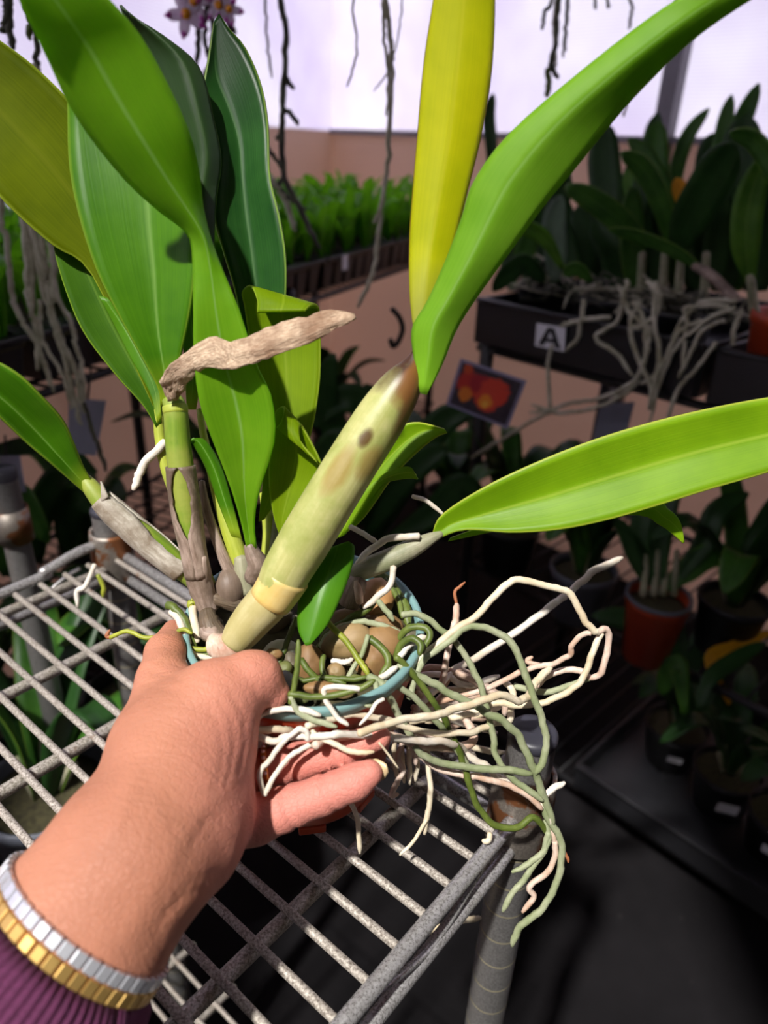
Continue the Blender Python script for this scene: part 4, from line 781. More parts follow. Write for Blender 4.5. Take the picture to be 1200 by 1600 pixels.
# gold ring
M['gold'] = plain('gold', hexc(226, 186, 110), 0.28, 0.8, var=0.05)
M['silver'] = plain('silver', hexc(224, 226, 232), 0.26, 0.7, var=0.05)
M['gem'] = plain('gem', hexc(230, 232, 244), 0.05, 0.3, var=0.02)
def ring_pts(c, axis, r, n=40, e=1.0):
    axis = norm(axis); u = norm(np.cross(axis, (0.2, 0.3, 1))); v = np.cross(axis, u); return [c + r * (math.cos(a) * u + math.sin(a) * v * e) for a in np.linspace(0, 2 * math.pi, n + 1)]
rc = W(419, 1199, .3142); rax = W(460, 1191, .315) - W(395, 1205, .314); rr = 32.5 * .314 / F
ringo = thing('finger_ring', rc, 'gold ring with small clear stones on the finger beside the roots', 'ring')
tube('band', ring_pts(rc, rax, rr), 0.0013, M['gold'], ringo, 10, caps=False)
for k in range(6):
    a = ring_pts(rc, rax, rr + 0.0012, 40)[(k * 2 + 28) % 40]
    tube('gemstone', [a - norm(rax) * 0.0006, a + norm(rax) * 0.0006], 0.0009, M['gem'], ringo, 6)
# link bracelet around the wrist
bc = W(119, 1456, .2440); bax = norm(W(205, 1342, .254) - W(60, 1535, .240)); br = 149 * .2435 / F
brace = thing('bracelet', bc, 'silver and gold link bracelet on the wrist above the purple cuff', 'bracelet')
NB = 44; u0 = norm(np.cross(bax, (0.2, 0.3, 1))); v0 = np.cross(bax, u0)
for k in range(NB):
    a = 2 * math.pi * k / NB; d = math.cos(a) * u0 + math.sin(a) * v0; tg = np.cross(bax, d); half = math.pi * br / NB
    lk = None
    for (off, wdt, mt, hh) in ((-0.0049, 0.0023, 'silver', 0.0012), (0.0, 0.0023, 'gold', 0.0015), (0.0049, 0.0023, 'silver', 0.0012)):
        sh = half * 0.5 * (1 if off else 0)
        b = box('link' if lk is None else ('center_link' if off == 0 else 'outer_link'), bc + d * br + bax * off + tg * sh, tg * half * 0.90, bax * wdt, d * hh, M[mt], brace if lk is None else lk, 0.0005)
        lk = lk or b
# knitted sleeve cuff
t = NT('knit_plum'); uv = t.coord('UV'); sx = t.n('ShaderNodeSeparateXYZ'); t.l(uv, sx.inputs[0])
rib = t.math('SINE', t.math('MULTIPLY', sx.outputs[0], 2 * math.pi * 78)); n1 = t.noise(t.coord(), 900, 3)
stripe = t.ramp(sx.outputs[1], [(0.41, (0, 0, 0, 1)), (0.43, (1, 1, 1, 1))])
t.l(t.mix(stripe, t.ramp(n1, [(0.3, hexc(70, 22, 54)), (0.7, hexc(92, 34, 72))]), hexc(214, 200, 200)), t.b.inputs['Base Color']); t.b.inputs['Roughness'].default_value = 0.9; t.b.inputs['Sheen Weight'].default_value = 0.0
t.bump(t.math('ADD', rib, t.math('MULTIPLY', n1, 0.8)), 0.5, 0.001); M['knit'] = t.m
e0 = W(107, 1472, .2430) ; V = []; Uv = []; NS, NSEG = 26, 64
for i in range(NS):
    f = i / (NS - 1); c = e0 - bax * f * 0.085; r = (0.0335 + 0.004 * min(1, f * 6)) + 0.004 * f
    if i == 0: r -= 0.002
    for k in range(NSEG + 1):
        a = 2 * math.pi * k / NSEG; d = math.cos(a) * u0 + math.sin(a) * v0; V.append(c + d * r); Uv.append((k / NSEG, f))
Fc = [(i * (NSEG + 1) + k, i * (NSEG + 1) + k + 1, (i + 1) * (NSEG + 1) + k + 1, (i + 1) * (NSEG + 1) + k) for i in range(NS - 1) for k in range(NSEG)]
slv = obj('sleeve', mesh('sleeve', V, Fc, Uv), M['knit'], person); solid(slv, 0.002, -1); slv['label'] = 'plum ribbed knit sleeve cuff with a white stripe'
# ================================================================== BACKGROUND
def Wy(px, py, Y):                       # point where the line of sight meets the upright plane y = Y
    d = M_CW @ np.array([(px - 600) / F, (py - 800) / F, 1.0]); return CAM + d * (Y / d[1])
def WA(px, py, back=0.0):                # upright plane of the letter-card rack's front, or so far behind it
    d = M_CW @ np.array([(px - 600) / F, (py - 800) / F, 1.0]); return CAM + d * (((aA + nA * back - CAM) @ nA) / (d @ nA))
def blade_mesh(P, wid, face, fold=0.25, n=16, nc=4, roll=0.0):
    """P control points in world space, wid full width, face: direction the upper side looks to"""
    P = cr(np.array(P), n); T = np.gradient(P, axis=0); V = []; Uv = []
    for i in range(n):
        tg = norm(T[i]); f = norm(np.asarray(face) - tg * (np.asarray(face) @ tg)); a = np.cross(tg, f)
        if roll: a, f = a * math.cos(roll) + f * math.sin(roll), f * math.cos(roll) - a * math.sin(roll)
        s = i / (n - 1); prof = (0.30 + 0.70 * math.sin(min(1, s / 0.45) * math.pi / 2)) * (1 if s < 0.55 else max(0.03, 1 - ((s - 0.55) / 0.45) ** 2.6) ** 0.6)
        for k in range(nc + 1):
            c = k / nc * 2 - 1; V.append(P[i] + a * c * wid / 2 * prof + f * abs(c) * fold * wid / 2 * prof); Uv.append((k / nc, s))
    Fc = [(i * (nc + 1) + k, i * (nc + 1) + k + 1, (i + 1) * (nc + 1) + k + 1, (i + 1) * (nc + 1) + k) for i in range(n - 1) for k in range(nc)]
    return V, Fc, Uv
def bleaf(pts, wpx, mat, parent, roll=0.0, fold=0.25, name='leaf'):
    """pts: world points"""
    P = np.array(pts); z = np.mean([PX(p)[2] for p in P]); V, Fc, Uv = blade_mesh(P, wpx * z / F, norm(CAM - P.mean(0)), fold, roll=roll)
    return solid(obj(name, mesh(name, V, Fc, Uv), M[mat], parent), 0.0012)
def make_pot(base, r, h, mat, label, group=None, rim=None, taper=0.74, name='flower_pot', card=None):
    p = thing(name, base, label, 'pot', group)
    b = lathe('body', [(0.0005, 0.002), (r * taper, 0.0), (r * 0.96, h * 0.86), (r * 1.0, h * 0.87), (r * 1.02, h * 0.985), (r * 0.97, h), (r * 0.93, h * 0.97), (r * 0.9, h * 0.8)], base, Z3, mat, p, 32)
    if rim: lathe('rim', [(r * .92, h * .99), (r * 1.03, h * 1.02), (r * 1.04, h * .95), (r * .95, h * .93)], base, Z3, rim, p, 32)
    s = lathe('potting_mix', [(r * .92, h * .84), (r * .5, h * .9), (0.0005, h * .92)], base, Z3, M['soil'], p, 24); s['kind'] = 'stuff'
    if card:
        d = norm((CAM - np.asarray(base)) * (1, 1, 0)); sd = np.cross(Z3, d); d = norm(d * math.cos(card[2]) + sd * math.sin(card[2])); sd = np.cross(Z3, d)
        box('label', np.asarray(base) + d * (r * 0.93 + 0.002) + Z3 * h * 0.55, sd * card[0] / 2, d * 0.0006, norm(Z3 + d * 0.2) * card[1] / 2, M['white_card'], p)
    return p
def broot(pts, r, mat, parent, name='root', n=None):
    P = cr(np.array(pts), n or max(14, len(pts) * 5)); P = P + rng.normal(0, 0.0007, P.shape); R = np.full(len(P), r) * rng.uniform(.9, 1.1, len(P)); R[-2:] *= (.8, .55)
    return tube(name, P, R, M[mat], parent, 7)
def rand_orchid(base, n, L, wd, mats, label, group, lean=(0, 0), spread=0.8, seed=0):
    q = np.random.default_rng(seed); p = thing('orchid', base, label, 'plant', group); base = np.asarray(base)
    for k in range(n):
        a = 2 * math.pi * (k + q.uniform(-.3, .3)) / n; d = np.array([math.cos(a), math.sin(a), 0]); l = L * q.uniform(.7, 1.1); up = q.uniform(.55, 1.0)
        sp = spread * q.uniform(.5, 1.1); off = np.array([lean[0], lean[1], 0]) * l
        b0 = base + d * 0.015; b1 = base + d * l * 0.28 * sp + Z3 * l * 0.45 * up + off * .4; b2 = base + d * l * 0.62 * sp + Z3 * l * 0.78 * up + off * .8; b3 = base + d * l * 0.98 * sp + Z3 * l * q.uniform(.55, 1.0) * up + off
        V, Fc, Uv = blade_mesh([b0, b1, b2, b3], wd * q.uniform(.8, 1.15), norm(Z3 * .8 - d * .6), 0.25)
        solid(obj('leaf', mesh('leaf', V, Fc, Uv), M[mats[k % len(mats)]], p), 0.0012)
        if k % 2 == 0: tube('cane', [base + d * .01, b0 * .4 + b1 * .6], [0.006, 0.005], M['sheath_olive'], p, 8, 6)
    return p

# ---------------------------------------------------------------- seedling bench along the left wall
benchL = norm(tA - tB); t0 = tA + benchL * 0.35; LT = float(np.linalg.norm((tB - t0)[:2])) + 0.25
def TP(s, b, z): return np.array([t0[0], t0[1], 0]) + dT * s + nT * b + Z3 * z
bench = thing('plant_bench', TP(LT / 2, 0.2, 0), 'black wire bench along the left wall carrying the seedling trays', 'bench')
for zt in (0.925, 0.45):
    for b in (0.0, 0.42): tube('frame_rail', [TP(-0.1, b, zt), TP(LT, b, zt)], 0.006, M['black_metal'], bench, 8)
    for b in np.linspace(0.06, 0.36, 6): tube('cross_wire', [TP(-0.1, b, zt - .004), TP(LT, b, zt - .004)], 0.0035, M['black_metal'], bench, 6)
    for s in np.arange(0, LT, 0.032): tube('wire', [TP(s, 0, zt + .003), TP(s, .42, zt + .003)], 0.0022, M['black_metal'], bench, 6)
for s in (0.12, LT * .52, LT - .05):
    for b in (0.0, 0.42): tube('post', [TP(s, b, 0), TP(s, b, 0.96)], 0.0115, M['black_metal'], bench, 12)
# plug trays
NT_ = 5; tw = (LT - 0.02) / NT_
for k in range(NT_):
    s0 = 0.01 + k * tw; s1 = s0 + tw - 0.012; zt = 1.0
    tr_ = thing('seedling_tray', TP((s0 + s1) / 2, .2, .93), ['black plug tray at the near end of the left bench', 'black plug tray of seedlings behind the hanging pale roots', 'black plug tray behind the tall canes', 'black plug tray of bright seedlings with a white tag in the left bench row', 'black plug tray of seedlings nearest the room corner'][k], 'tray', 'plug trays on the left bench')
    for (b, dd) in ((0.0, 0.008), (0.40, 0.008)): box('rim', TP((s0 + s1) / 2, b, zt), dT * (s1 - s0) / 2, nT * dd, Z3 * 0.004, M['black'], tr_, 0.002)
    for s in (s0, s1): box('rim', TP(s, .20, zt), dT * 0.006, nT * 0.20, Z3 * 0.004, M['black'], tr_, 0.002)
    so = box('potting_mix', TP((s0 + s1) / 2, .20, zt - 0.008), dT * (s1 - s0) / 2, nT * 0.195, Z3 * 0.005, M['soil'], tr_); so['kind'] = 'stuff'
    nc_ = 7; cw = (s1 - s0) / nc_
    for j in range(nc_):
        c = TP(s0 + (j + .5) * cw, 0.03, zt - 0.033); v, f, u = box_data(c, dT * cw * .46, nT * .026, Z3 * .031)
        v = [p if p[2] > c[2] else c + (p - c) * np.array([.72, .72, 1]) for p in v]; bevel(obj('cell', mesh('cell', v, f, u, False), M['black'], tr_), .003)
    if k == 3: box('tag', TP(s0 + 0.07, -0.012, zt - 0.012), dT * .013, nT * .0006, Z3 * .016, M['white_card'], tr_)
# seedlings
protos = []
for v in range(5):
    parts = []
    for j in range(5):
        a = 2 * math.pi * j / 5 + rng.uniform(-.4, .4); d = np.array([math.cos(a), math.sin(a), 0]); l = rng.uniform(.08, .14); sp = rng.uniform(.25, .7)
        parts.append(blade_mesh([d * .003, d * l * .25 * sp + Z3 * l * .45, d * l * .6 * sp + Z3 * l * .8, d * l * sp + Z3 * l * rng.uniform(.8, 1.05)], rng.uniform(.018, .028), norm(Z3 * .6 - d * .8), .25, 9, 2))
    V, Fc, Uv = merge(parts); protos.append(mesh('seedling', V, Fc, Uv)); protos[-1].materials.append(M['seedling'])
cnt = 0
for k in range(NT_):
    s0 = 0.01 + k * tw
    for i in range(7):
        for j in range(7):
            if cnt >= 290: break
            o = bpy.data.objects.new('seedling', protos[int(rng.integers(5))]); COL.objects.link(o)
            o.location = tuple(TP(s0 + (i + .5) * tw / 7 + rng.uniform(-.008, .008), .03 + j * .053 + rng.uniform(-.01, .01), .996)); o.rotation_euler = (rng.uniform(-.15, .15), rng.uniform(-.15, .15), rng.uniform(0, 6.28)); sc = rng.uniform(.75, 1.2); o.scale = (sc, sc, sc)
            tag(o, 'small green seedling in the ' + ['plug tray at the near end of the left bench', 'plug tray behind the hanging pale roots', 'plug tray behind the tall canes', 'plug tray with the white tag', 'plug tray nearest the room corner'][k], 'seedling', 'seedlings in the plug trays'); cnt += 1
# dim plants on the lower level of that bench
for k, (s, b) in enumerate([(.30, .16), (.62, .2), (.95, .14), (1.25, .2), (1.52, .16)]):
    bp_ = TP(s, b, .455); lb = ['at the near end', 'behind the hanging grey tag', 'behind the thick cane foot', 'below the dark tray', 'near the room corner'][k]
    make_pot(bp_, .055, .09, M['black'], 'small black pot on the lower level of the left bench ' + lb, 'pots on the lower left bench')
    rand_orchid(bp_ + Z3 * .08, 7, .24, .045, ['bg_leaf_dark', 'bg_leaf'], 'dark leafy orchid on the lower level of the left bench ' + lb, 'orchids on the lower left bench', seed=10 + k)

# ---------------------------------------------------------------- rack on the right with the letter card
LA = 2.0
def AP(s, b, z): return np.array([aA[0], aA[1], 0]) - dA * s + nA * b + Z3 * z          # s runs from the far end toward the right
rackA = thing('plant_rack', AP(.6, .2, 0), 'black plant rack on the right carrying trays of dark-leaved orchids', 'rack')
for zt in (.905, .47, .10):
    for b in (.012, .46): tube('frame_rail', [AP(0, b, zt), AP(LA, b, zt)], .007, M['black_metal'], rackA, 8)
    for s in np.arange(.03, LA, .04): tube('wire', [AP(s, 0.01, zt + .006), AP(s, .46, zt + .006)], .0024, M['black_metal'], rackA, 6)
for s in (.02, .95, 1.9):
    for b in (.012, .46): tube('post', [AP(s, b, 0), AP(s, b, .93)], .0125, M['black_metal'], rackA, 12)
def long_tray(name, s0, s1, z0, z1, label, b0=0.0, b1=.44):
    p = thing(name, AP((s0 + s1) / 2, (b0 + b1) / 2, z0), label, 'tray')
    for b in (b0, b1): box('side', AP((s0 + s1) / 2, b, (z0 + z1) / 2), dA * (s1 - s0) / 2, nA * .004, Z3 * (z1 - z0) / 2, M['black'], p, .002)
    for s in (s0, s1): box('end', AP(s, (b0 + b1) / 2, (z0 + z1) / 2), dA * .004, nA * (b1 - b0) / 2, Z3 * (z1 - z0) / 2, M['black'], p, .002)
    box('lip', AP((s0 + s1) / 2, b0 - .004, z1), dA * (s1 - s0) / 2, nA * .008, Z3 * .003, M['black'], p, .002)
    box('bottom', AP((s0 + s1) / 2, (b0 + b1) / 2, z0 + .006), dA * (s1 - s0) / 2, nA * (b1 - b0) / 2, Z3 * .003, M['black'], p)
    return p
sE = float((WA(1098, 560, 0) - AP(0, 0, 0)) @ -dA)
long_tray('plant_tray', 0.0, sE, .916, .992, 'long black tray with the letter card on its front')
long_tray('plant_tray', sE + .02, 1.95, .916, .992, 'black tray at the right end of the top rack level')
long_tray('plant_tray', .35, 1.95, .112, .165, 'low black tray near the floor holding labelled pots')
# letter card
def quad_card(corners, th, mat, name, parent=None):
    c = [np.asarray(p, float) for p in corners]; n = norm(np.cross(c[1] - c[0], c[3] - c[0])); n = n if n @ (CAM - c[0]) > 0 else -n
    V = [p + n * th / 2 for p in c] + [p - n * th / 2 for p in c]
    return obj(name, mesh(name, V, [(0, 1, 2, 3), (7, 6, 5, 4), (0, 4, 5, 1), (1, 5, 6, 2), (2, 6, 7, 3), (3, 7, 4, 0)], [(0, 0), (1, 0), (1, 1), (0, 1)] * 2, False), mat, parent), n
ac = [WA(839, 505, -.012), WA(884, 512, -.012), WA(882, 550, -.012), WA(836, 540, -.012)]
sign = thing('letter_card', np.mean(ac, 0), 'white card with a black capital A clipped to the black tray', 'sign')
_, an = quad_card(ac, .0012, M['white_card'], 'card', sign)
def onq(c, u, v): return (c[0] * (1 - u) + c[1] * u) * (1 - v) + (c[3] * (1 - u) + c[2] * u) * v
A_out = [(.14, .88), (.40, .12), (.62, .12), (.88, .88), (.70, .88), (.64, .70), (.36, .70), (.31, .88)]
V = [onq(ac, u, v) + an * .0012 for u, v in A_out] + [onq(ac, u, v) + an * .0007 for u, v in A_out]
# capital A built of strips so that its counter stays open
A_pts = dict(a=(.12, .90), b=(.40, .10), c=(.62, .10), d=(.88, .90), e=(.70, .90), f=(.31, .90), g=(.36, .72), h=(.65, .72), i=(.41, .56), j=(.60, .56), k=(.505, .26))
ks = list(A_pts); V = [onq(ac, *A_pts[q]) + an * .0011 for q in ks]; ix = {q: i for i, q in enumerate(ks)}
Fc = [[ix[q] for q in f] for f in ('abif', 'bki', 'bck', 'ckj', 'cdej'.replace('cdej', 'cdhj'), 'hde', 'gijh', 'figg'.replace('figg', 'fig'))]
lt = obj('letter', mesh('letter', V, Fc, None, False), M['ink'], sign); solid(lt, .0006)
# picture card of a red orchid
pc = [Wy(720, 560, .98), Wy(823, 595, .95), Wy(793, 670, .95), Wy(697, 632, .98)]
pic = thing('picture_card', np.mean(pc, 0), 'tilted picture card of a red and orange flower hanging below the letter card', 'card')
M['card_edge'] = plain('card_edge', hexc(132, 128, 156), .4, var=.05)
_, pn = quad_card(pc, .0016, M['card_edge'], 'backing', pic)
t = NT('flower_print'); uv = t.coord('UV'); sx = t.n('ShaderNodeSeparateXYZ'); t.l(uv, sx.inputs[0]); nn = t.noise(uv, 9, 3)
colr = t.ramp(nn, [(.35, hexc(40, 28, 46)), (.65, hexc(60, 54, 62))])
for (u, v, ru, rv, c) in [(.22, .42, .24, .34, hexc(186, 42, 36)), (.40, .33, .22, .25, hexc(160, 28, 44)), (.64, .40, .27, .36, hexc(206, 62, 44)), (.57, .62, .24, .30, hexc(208, 66, 48)), (.12, .10, .09, .12, hexc(196, 76, 36)), (.20, .66, .13, .20, hexc(214, 120, 40)), (.56, .66, .13, .19, hexc(232, 140, 44)), (.57, .72, .06, .09, hexc(240, 176, 70))]:
    du = t.math('DIVIDE', t.math('SUBTRACT', sx.outputs[0], u), ru); dv = t.math('DIVIDE', t.math('SUBTRACT', sx.outputs[1], v), rv)
    r2 = t.math('ADD', t.math('ADD', t.math('MULTIPLY', du, du), t.math('MULTIPLY', dv, dv)), t.math('MULTIPLY', t.math('SUBTRACT', nn, .5), 1.4)); colr = t.mix(t.ramp(r2, [(.6, (1, 1, 1, 1)), (.95, (0, 0, 0, 1))]), colr, c)
t.l(colr, t.b.inputs['Base Color']); t.b.inputs['Roughness'].default_value = .35
pi_ = [onq(pc, u, v) + pn * .0013 for u, v in ((.05, .06), (.95, .06), (.95, .94), (.05, .94))]; quad_card(pi_, .0006, t.m, 'print', pic)
tube('hook_wire', [onq(pc, .42, .02), Wy(762, 552, .985), WA(774, 545, -.004)], .0012, M['black_metal'], pic, 6)
# hanging grey tags and an S hook
def hang_tag(cs, label, top):
    p = thing('hanging_tag', np.mean(cs, 0), label, 'tag', 'grey hanging tags'); quad_card(cs, .0012, M['grey_card'], 'card', p); tube('loop', [(cs[0] + cs[1]) / 2, top], .0014, M['black_metal'], p, 6); return p
hang_tag([Wy(108, 622, .86), Wy(166, 626, .86), Wy(150, 712, .86), Wy(106, 706, .86)], 'grey hanging tag among the pale hanging roots at the left', Wy(142, 575, .86))
hang_tag([Wy(-14, 712, .84), Wy(31, 712, .84), Wy(40, 768, .84), Wy(-14, 768, .84)], 'grey hanging tag at the left edge below the outer leaf', Wy(8, 680, .84))
hang_tag([Wy(938, 632, 1.12), Wy(992, 628, 1.12), Wy(976, 688, 1.12), Wy(925, 692, 1.12)], 'grey hanging tag behind the root bundle under the right tray', Wy(970, 600, 1.12))
tag(tube('s_hook', [Wy(612, 482, 1.2), Wy(624, 496, 1.2), Wy(629, 515, 1.2), Wy(622, 534, 1.2), Wy(614, 541, 1.2), Wy(610, 530, 1.2)], .0045, M['black_metal'], None, 8, 24), 'black curved hook behind the top of the thick cane', 'hook')
# neighbouring chrome post at the left edge
q_ = Wz(4, 742, SHELF_Z + .03); q_[2] = 0
p2 = thing('shelf_post', q_, 'chrome shelf post with black cap at the left edge, partly hidden by leaves', 'post')
lathe('tube', [(.0128, 0), (.0128, SHELF_Z + .03)], q_, Z3, M['post'], p2, 24); lathe('cap', [(.0132, SHELF_Z + .026), (.0132, SHELF_Z + .034), (.011, SHELF_Z + .037), (.0005, SHELF_Z + .037)], q_, Z3, M['cap'], p2, 24)
lathe('collar', [(.0145, SHELF_Z - .04), (.017, SHELF_Z - .04), (.0165, SHELF_Z - .005), (.0145, SHELF_Z - .005)], q_, Z3, M['collar'], p2, 24)

# ---- orchids standing in the top tray
def P2(px, py, b): return WA(px, py, b)
pl = thing('orchid', P2(1035, 400, .14), 'dark orchid with broad upright leaves in the tray above the letter card', 'plant')
for (pts, wd, mt, rl) in [
  ([(1035, 400, .20), (1030, 320, .20), (1024, 240, .22), (1027, 190, .24)], 42, 'bg_leaf', .2), ([(1048, 385, .12), (1035, 320, .10), (1005, 262, .08), (970, 238, .06)], 32, 'bg_leaf', .3),
  ([(1052, 380, .16), (1042, 310, .15), (1012, 250, .14), (982, 216, .13)], 28, 'bg_leaf', -.2), ([(1050, 385, .24), (1052, 300, .25), (1072, 220, .26), (1108, 169, .27)], 24, 'bg_leaf', .3),
  ([(1055, 398, .10), (1080, 340, .08), (1122, 268, .06), (1152, 222, .04)], 64, 'bg_leaf_dark', .15), ([(1000, 395, .18), (996, 340, .18), (986, 290, .18), (984, 260, .18)], 24, 'bg_leaf_light', .4),
  ([(1010, 385, .10), (975, 350, .06), (930, 315, .03), (882, 290, .0)], 36, 'bg_leaf', 0), ([(960, 390, .25), (952, 320, .25), (944, 250, .26), (946, 192, .27)], 50, 'bg_leaf_dark', .1),
  ([(1020, 390, .3), (1016, 300, .3), (1020, 220, .3), (1028, 176, .3)], 30, 'bg_leaf_dark', .3), ([(1074, 330, .12), (1066, 305, .12), (1056, 278, .12)], 24, 'bg_leaf_yellow', .2),
  ([(1110, 432, .04), (1060, 395, .02), (1000, 368, .0), (950, 358, -.02)], 20, 'bg_leaf', .5), ([(1085, 400, .2), (1095, 350, .2), (1100, 300, .2)], 40, 'bg_leaf_dark', 0), ([(1000, 400, .26), (985, 340, .26), (972, 280, .26)], 44, 'bg_leaf_dark', 0), ([(1125, 400, .2), (1130, 340, .2), (1145, 290, .2)], 50, 'bg_leaf_dark', 0)]:
    bleaf([P2(*p) for p in pts], wd, mt, pl, rl)
for x in (1000, 1035, 1060, 1100): tube('cane', [P2(x, 470, .14), P2(x + 4, 395, .14)], [.008, .006], M['sheath_olive'], pl, 8, 8)
pl2 = thing('orchid', P2(1172, 450, .10), 'orchid at the right edge with a pale-veined leaf and arching glossy leaf', 'plant')
for (pts, wd, mt, rl) in [
  ([(1120, 330, .25), (1122, 260, .25), (1132, 200, .25), (1143, 148, .25)], 26, 'bg_leaf', .3), ([(1120, 320, .22), (1135, 250, .22), (1160, 190, .22), (1186, 130, .22)], 30, 'bg_leaf', .2),
  ([(1172, 440, .06), (1165, 380, .05), (1172, 310, .05), (1200, 235, .05)], 46, 'bg_leaf_light', 0), ([(1230, 330, .0), (1210, 262, .0), (1180, 218, .0), (1140, 208, .0)], 38, 'bg_leaf', .7),
  ([(1180, 350, .15), (1170, 290, .15), (1160, 230, .15), (1165, 180, .15)], 60, 'bg_leaf_dark', .1), ([(1108, 360, .28), (1106, 300, .28), (1112, 240, .28), (1125, 206, .28)], 44, 'bg_leaf_dark', .1),
  ([(1210, 420, .08), (1216, 340, .08), (1204, 270, .08)], 44, 'bg_leaf_dark', .1)]:
    bleaf([P2(*p) for p in pts], wd, mt, pl2, rl)
tube('cane', [P2(1180, 500, .06), P2(1172, 430, .06)], [.008, .006], M['sheath_olive'], pl2, 8, 8)
tube('cane', [P2(1150, 468, .0), P2(1110, 430, .02), P2(1085, 415, .03)], [.007, .008, .006], M['sheath_brown'], pl2, 8, 10)
pl3 = thing('orchid', P2(850, 450, .12), 'low dark orchid at the far end of the top tray with greyish leaf', 'plant')
for (pts, wd, mt, rl) in [
  ([(866, 440, .05), (868, 400, .05), (866, 350, .05), (876, 305, .05)], 36, 'bg_leaf_grey', 0), ([(880, 420, .02), (850, 370, .0), (815, 355, -.02), (795, 372, -.03)], 26, 'bg_leaf_light', .4), ([(850, 440, .02), (825, 415, .0), (800, 420, -.02), (770, 455, -.03)], 34, 'bg_leaf_dark', .3),
  ([(900, 430, .1), (880, 380, .1), (870, 330, .1), (890, 270, .1)], 40, 'bg_leaf_dark', .1), ([(920, 430, .16), (915, 370, .16), (905, 320, .16)], 40, 'bg_leaf_dark', .1), ([(830, 440, .1), (820, 400, .1), (835, 350, .1)], 34, 'bg_leaf', .2), ([(870, 440, .2), (840, 380, .2), (850, 320, .2)], 40, 'bg_leaf_dark', .1),
  ([(800, 430, .2), (795, 370, .2), (776, 330, .2)], 30, 'bg_leaf_dark', .1), ([(770, 300, .3), (768, 230, .3), (764, 180, .3), (771, 146, .3)], 20, 'bg_leaf_dark', .1), ([(925, 440, .02), (900, 420, .0), (880, 430, -.01)], 22, 'bg_leaf', .2)]:
    bleaf([P2(*p) for p in pts], wd, mt, pl3, rl)
# darker leaves crowding behind them
qf = np.random.default_rng(5)
for k in range(34):
    own = (pl3, pl, pl, pl2)[k % 4]; x0 = {0: (800, 900), 1: (930, 1010), 2: (1010, 1110), 3: (1110, 1230)}[k % 4]
    x = qf.uniform(*x0); b = qf.uniform(.14, .34); dx = qf.uniform(-38, 38); top = qf.uniform(250, 345) if k % 4 else qf.uniform(300, 360)
    bleaf([P2(x, 455, b), P2(x + dx * .15, 400, b), P2(x + dx * .5, (400 + top) / 2, b), P2(x + dx, top, b)], qf.uniform(32, 50), ('bg_leaf_dark', 'bg_leaf_dark', 'bg_leaf')[k % 3], own, qf.uniform(-.4, .4))
# dry moss and fibre along the tray and their pots
M['fibre'] = plain('fibre', hexc(92, 86, 66), .95, var=.4, scale=200, bump=1.0)
for k, (px, lb) in enumerate([(860, 'below the greyish leaf'), (960, 'left of the tallest upright leaves'), (1060, 'below the tallest upright leaves')]):
    c = P2(px, 468, .14); s_, z_ = ((c - AP(0, 0, 0)) @ -dA), .922
    make_pot(AP(s_, .14, .922), .062, .088, M['black'], 'black pot in the top tray ' + lb, 'pots in the top tray')
    mo = thing('moss_mound', AP(s_, .14, 1.0), 'dry fibrous moss and old roots heaped in the pot ' + lb, 'moss')
    for j in range(46):
        a = rng.uniform(0, 6.28); r_ = rng.uniform(.01, .075); c0 = AP(s_, .14, 1.0) + np.array([math.cos(a) * r_, math.sin(a) * r_, rng.uniform(0, .03)]); d_ = rng.normal(0, .04, 3) * (1, 1, .35)
        broot([c0 - d_, c0 + rng.normal(0, .008, 3), c0 + d_], rng.uniform(.0012, .0026), ('bg_root', 'bg_root_dark', 'bg_root_dark')[j % 3], mo, 'fibre', 10)
rp = WA(1182, 497, .03); s_ = (rp - AP(0, 0, 0)) @ -dA
make_pot(np.array([*AP(sE + .082, .066, 0)[:2], .925]), .054, .118, M['pot_orange'], 'red-brown pot at the right edge of the top tray', None)
# hanging roots over the tray front, growing from the middle orchid
for pts in [[(980, 440), (976, 457), (964, 502), (931, 526), (964, 553), (988, 586)], [(968, 450), (985, 490), (1013, 512), (1010, 550), (995, 595), (960, 625), (920, 640), (870, 645), (830, 632)], [(990, 470), (1005, 500), (1008, 560), (985, 600), (940, 622), (890, 630), (860, 640), (828, 645)],
            [(870, 640), (845, 650), (795, 680), (735, 716)], [(1025, 440), (1022, 500), (1030, 560), (1012, 640)], [(912, 468), (908, 500), (902, 530), (884, 548)], [(955, 496), (920, 498), (895, 503), (875, 510)], [(862, 540), (856, 575), (858, 616), (860, 640)], [(1010, 440), (1030, 460), (1026, 490), (1000, 510), (985, 512)], [(1000, 470), (985, 500), (990, 540), (1015, 600), (1018, 640)]]:
    broot([P2(x, y, -.022 - .004 * (i % 2)) for i, (x, y) in enumerate(pts)], .0034, 'bg_root', pl)
for pts in [[(1150, 480), (1120, 492), (1090, 512), (1055, 545), (1030, 600), (1014, 660)], [(1118, 535), (1090, 575), (1062, 605), (1040, 664)], [(1140, 478), (1075, 480), (1072, 505), (1066, 580)], [(1160, 485), (1148, 510), (1146, 540)], [(1095, 500), (1060, 520), (1040, 560), (1020, 590), (1000, 600)], [(1130, 500), (1095, 520), (1075, 560), (1060, 590)], [(1150, 470), (1100, 472), (1070, 495), (1050, 530)]]:
    broot([P2(x, y, -.022) for x, y in pts], .0030, 'bg_root', pl2)

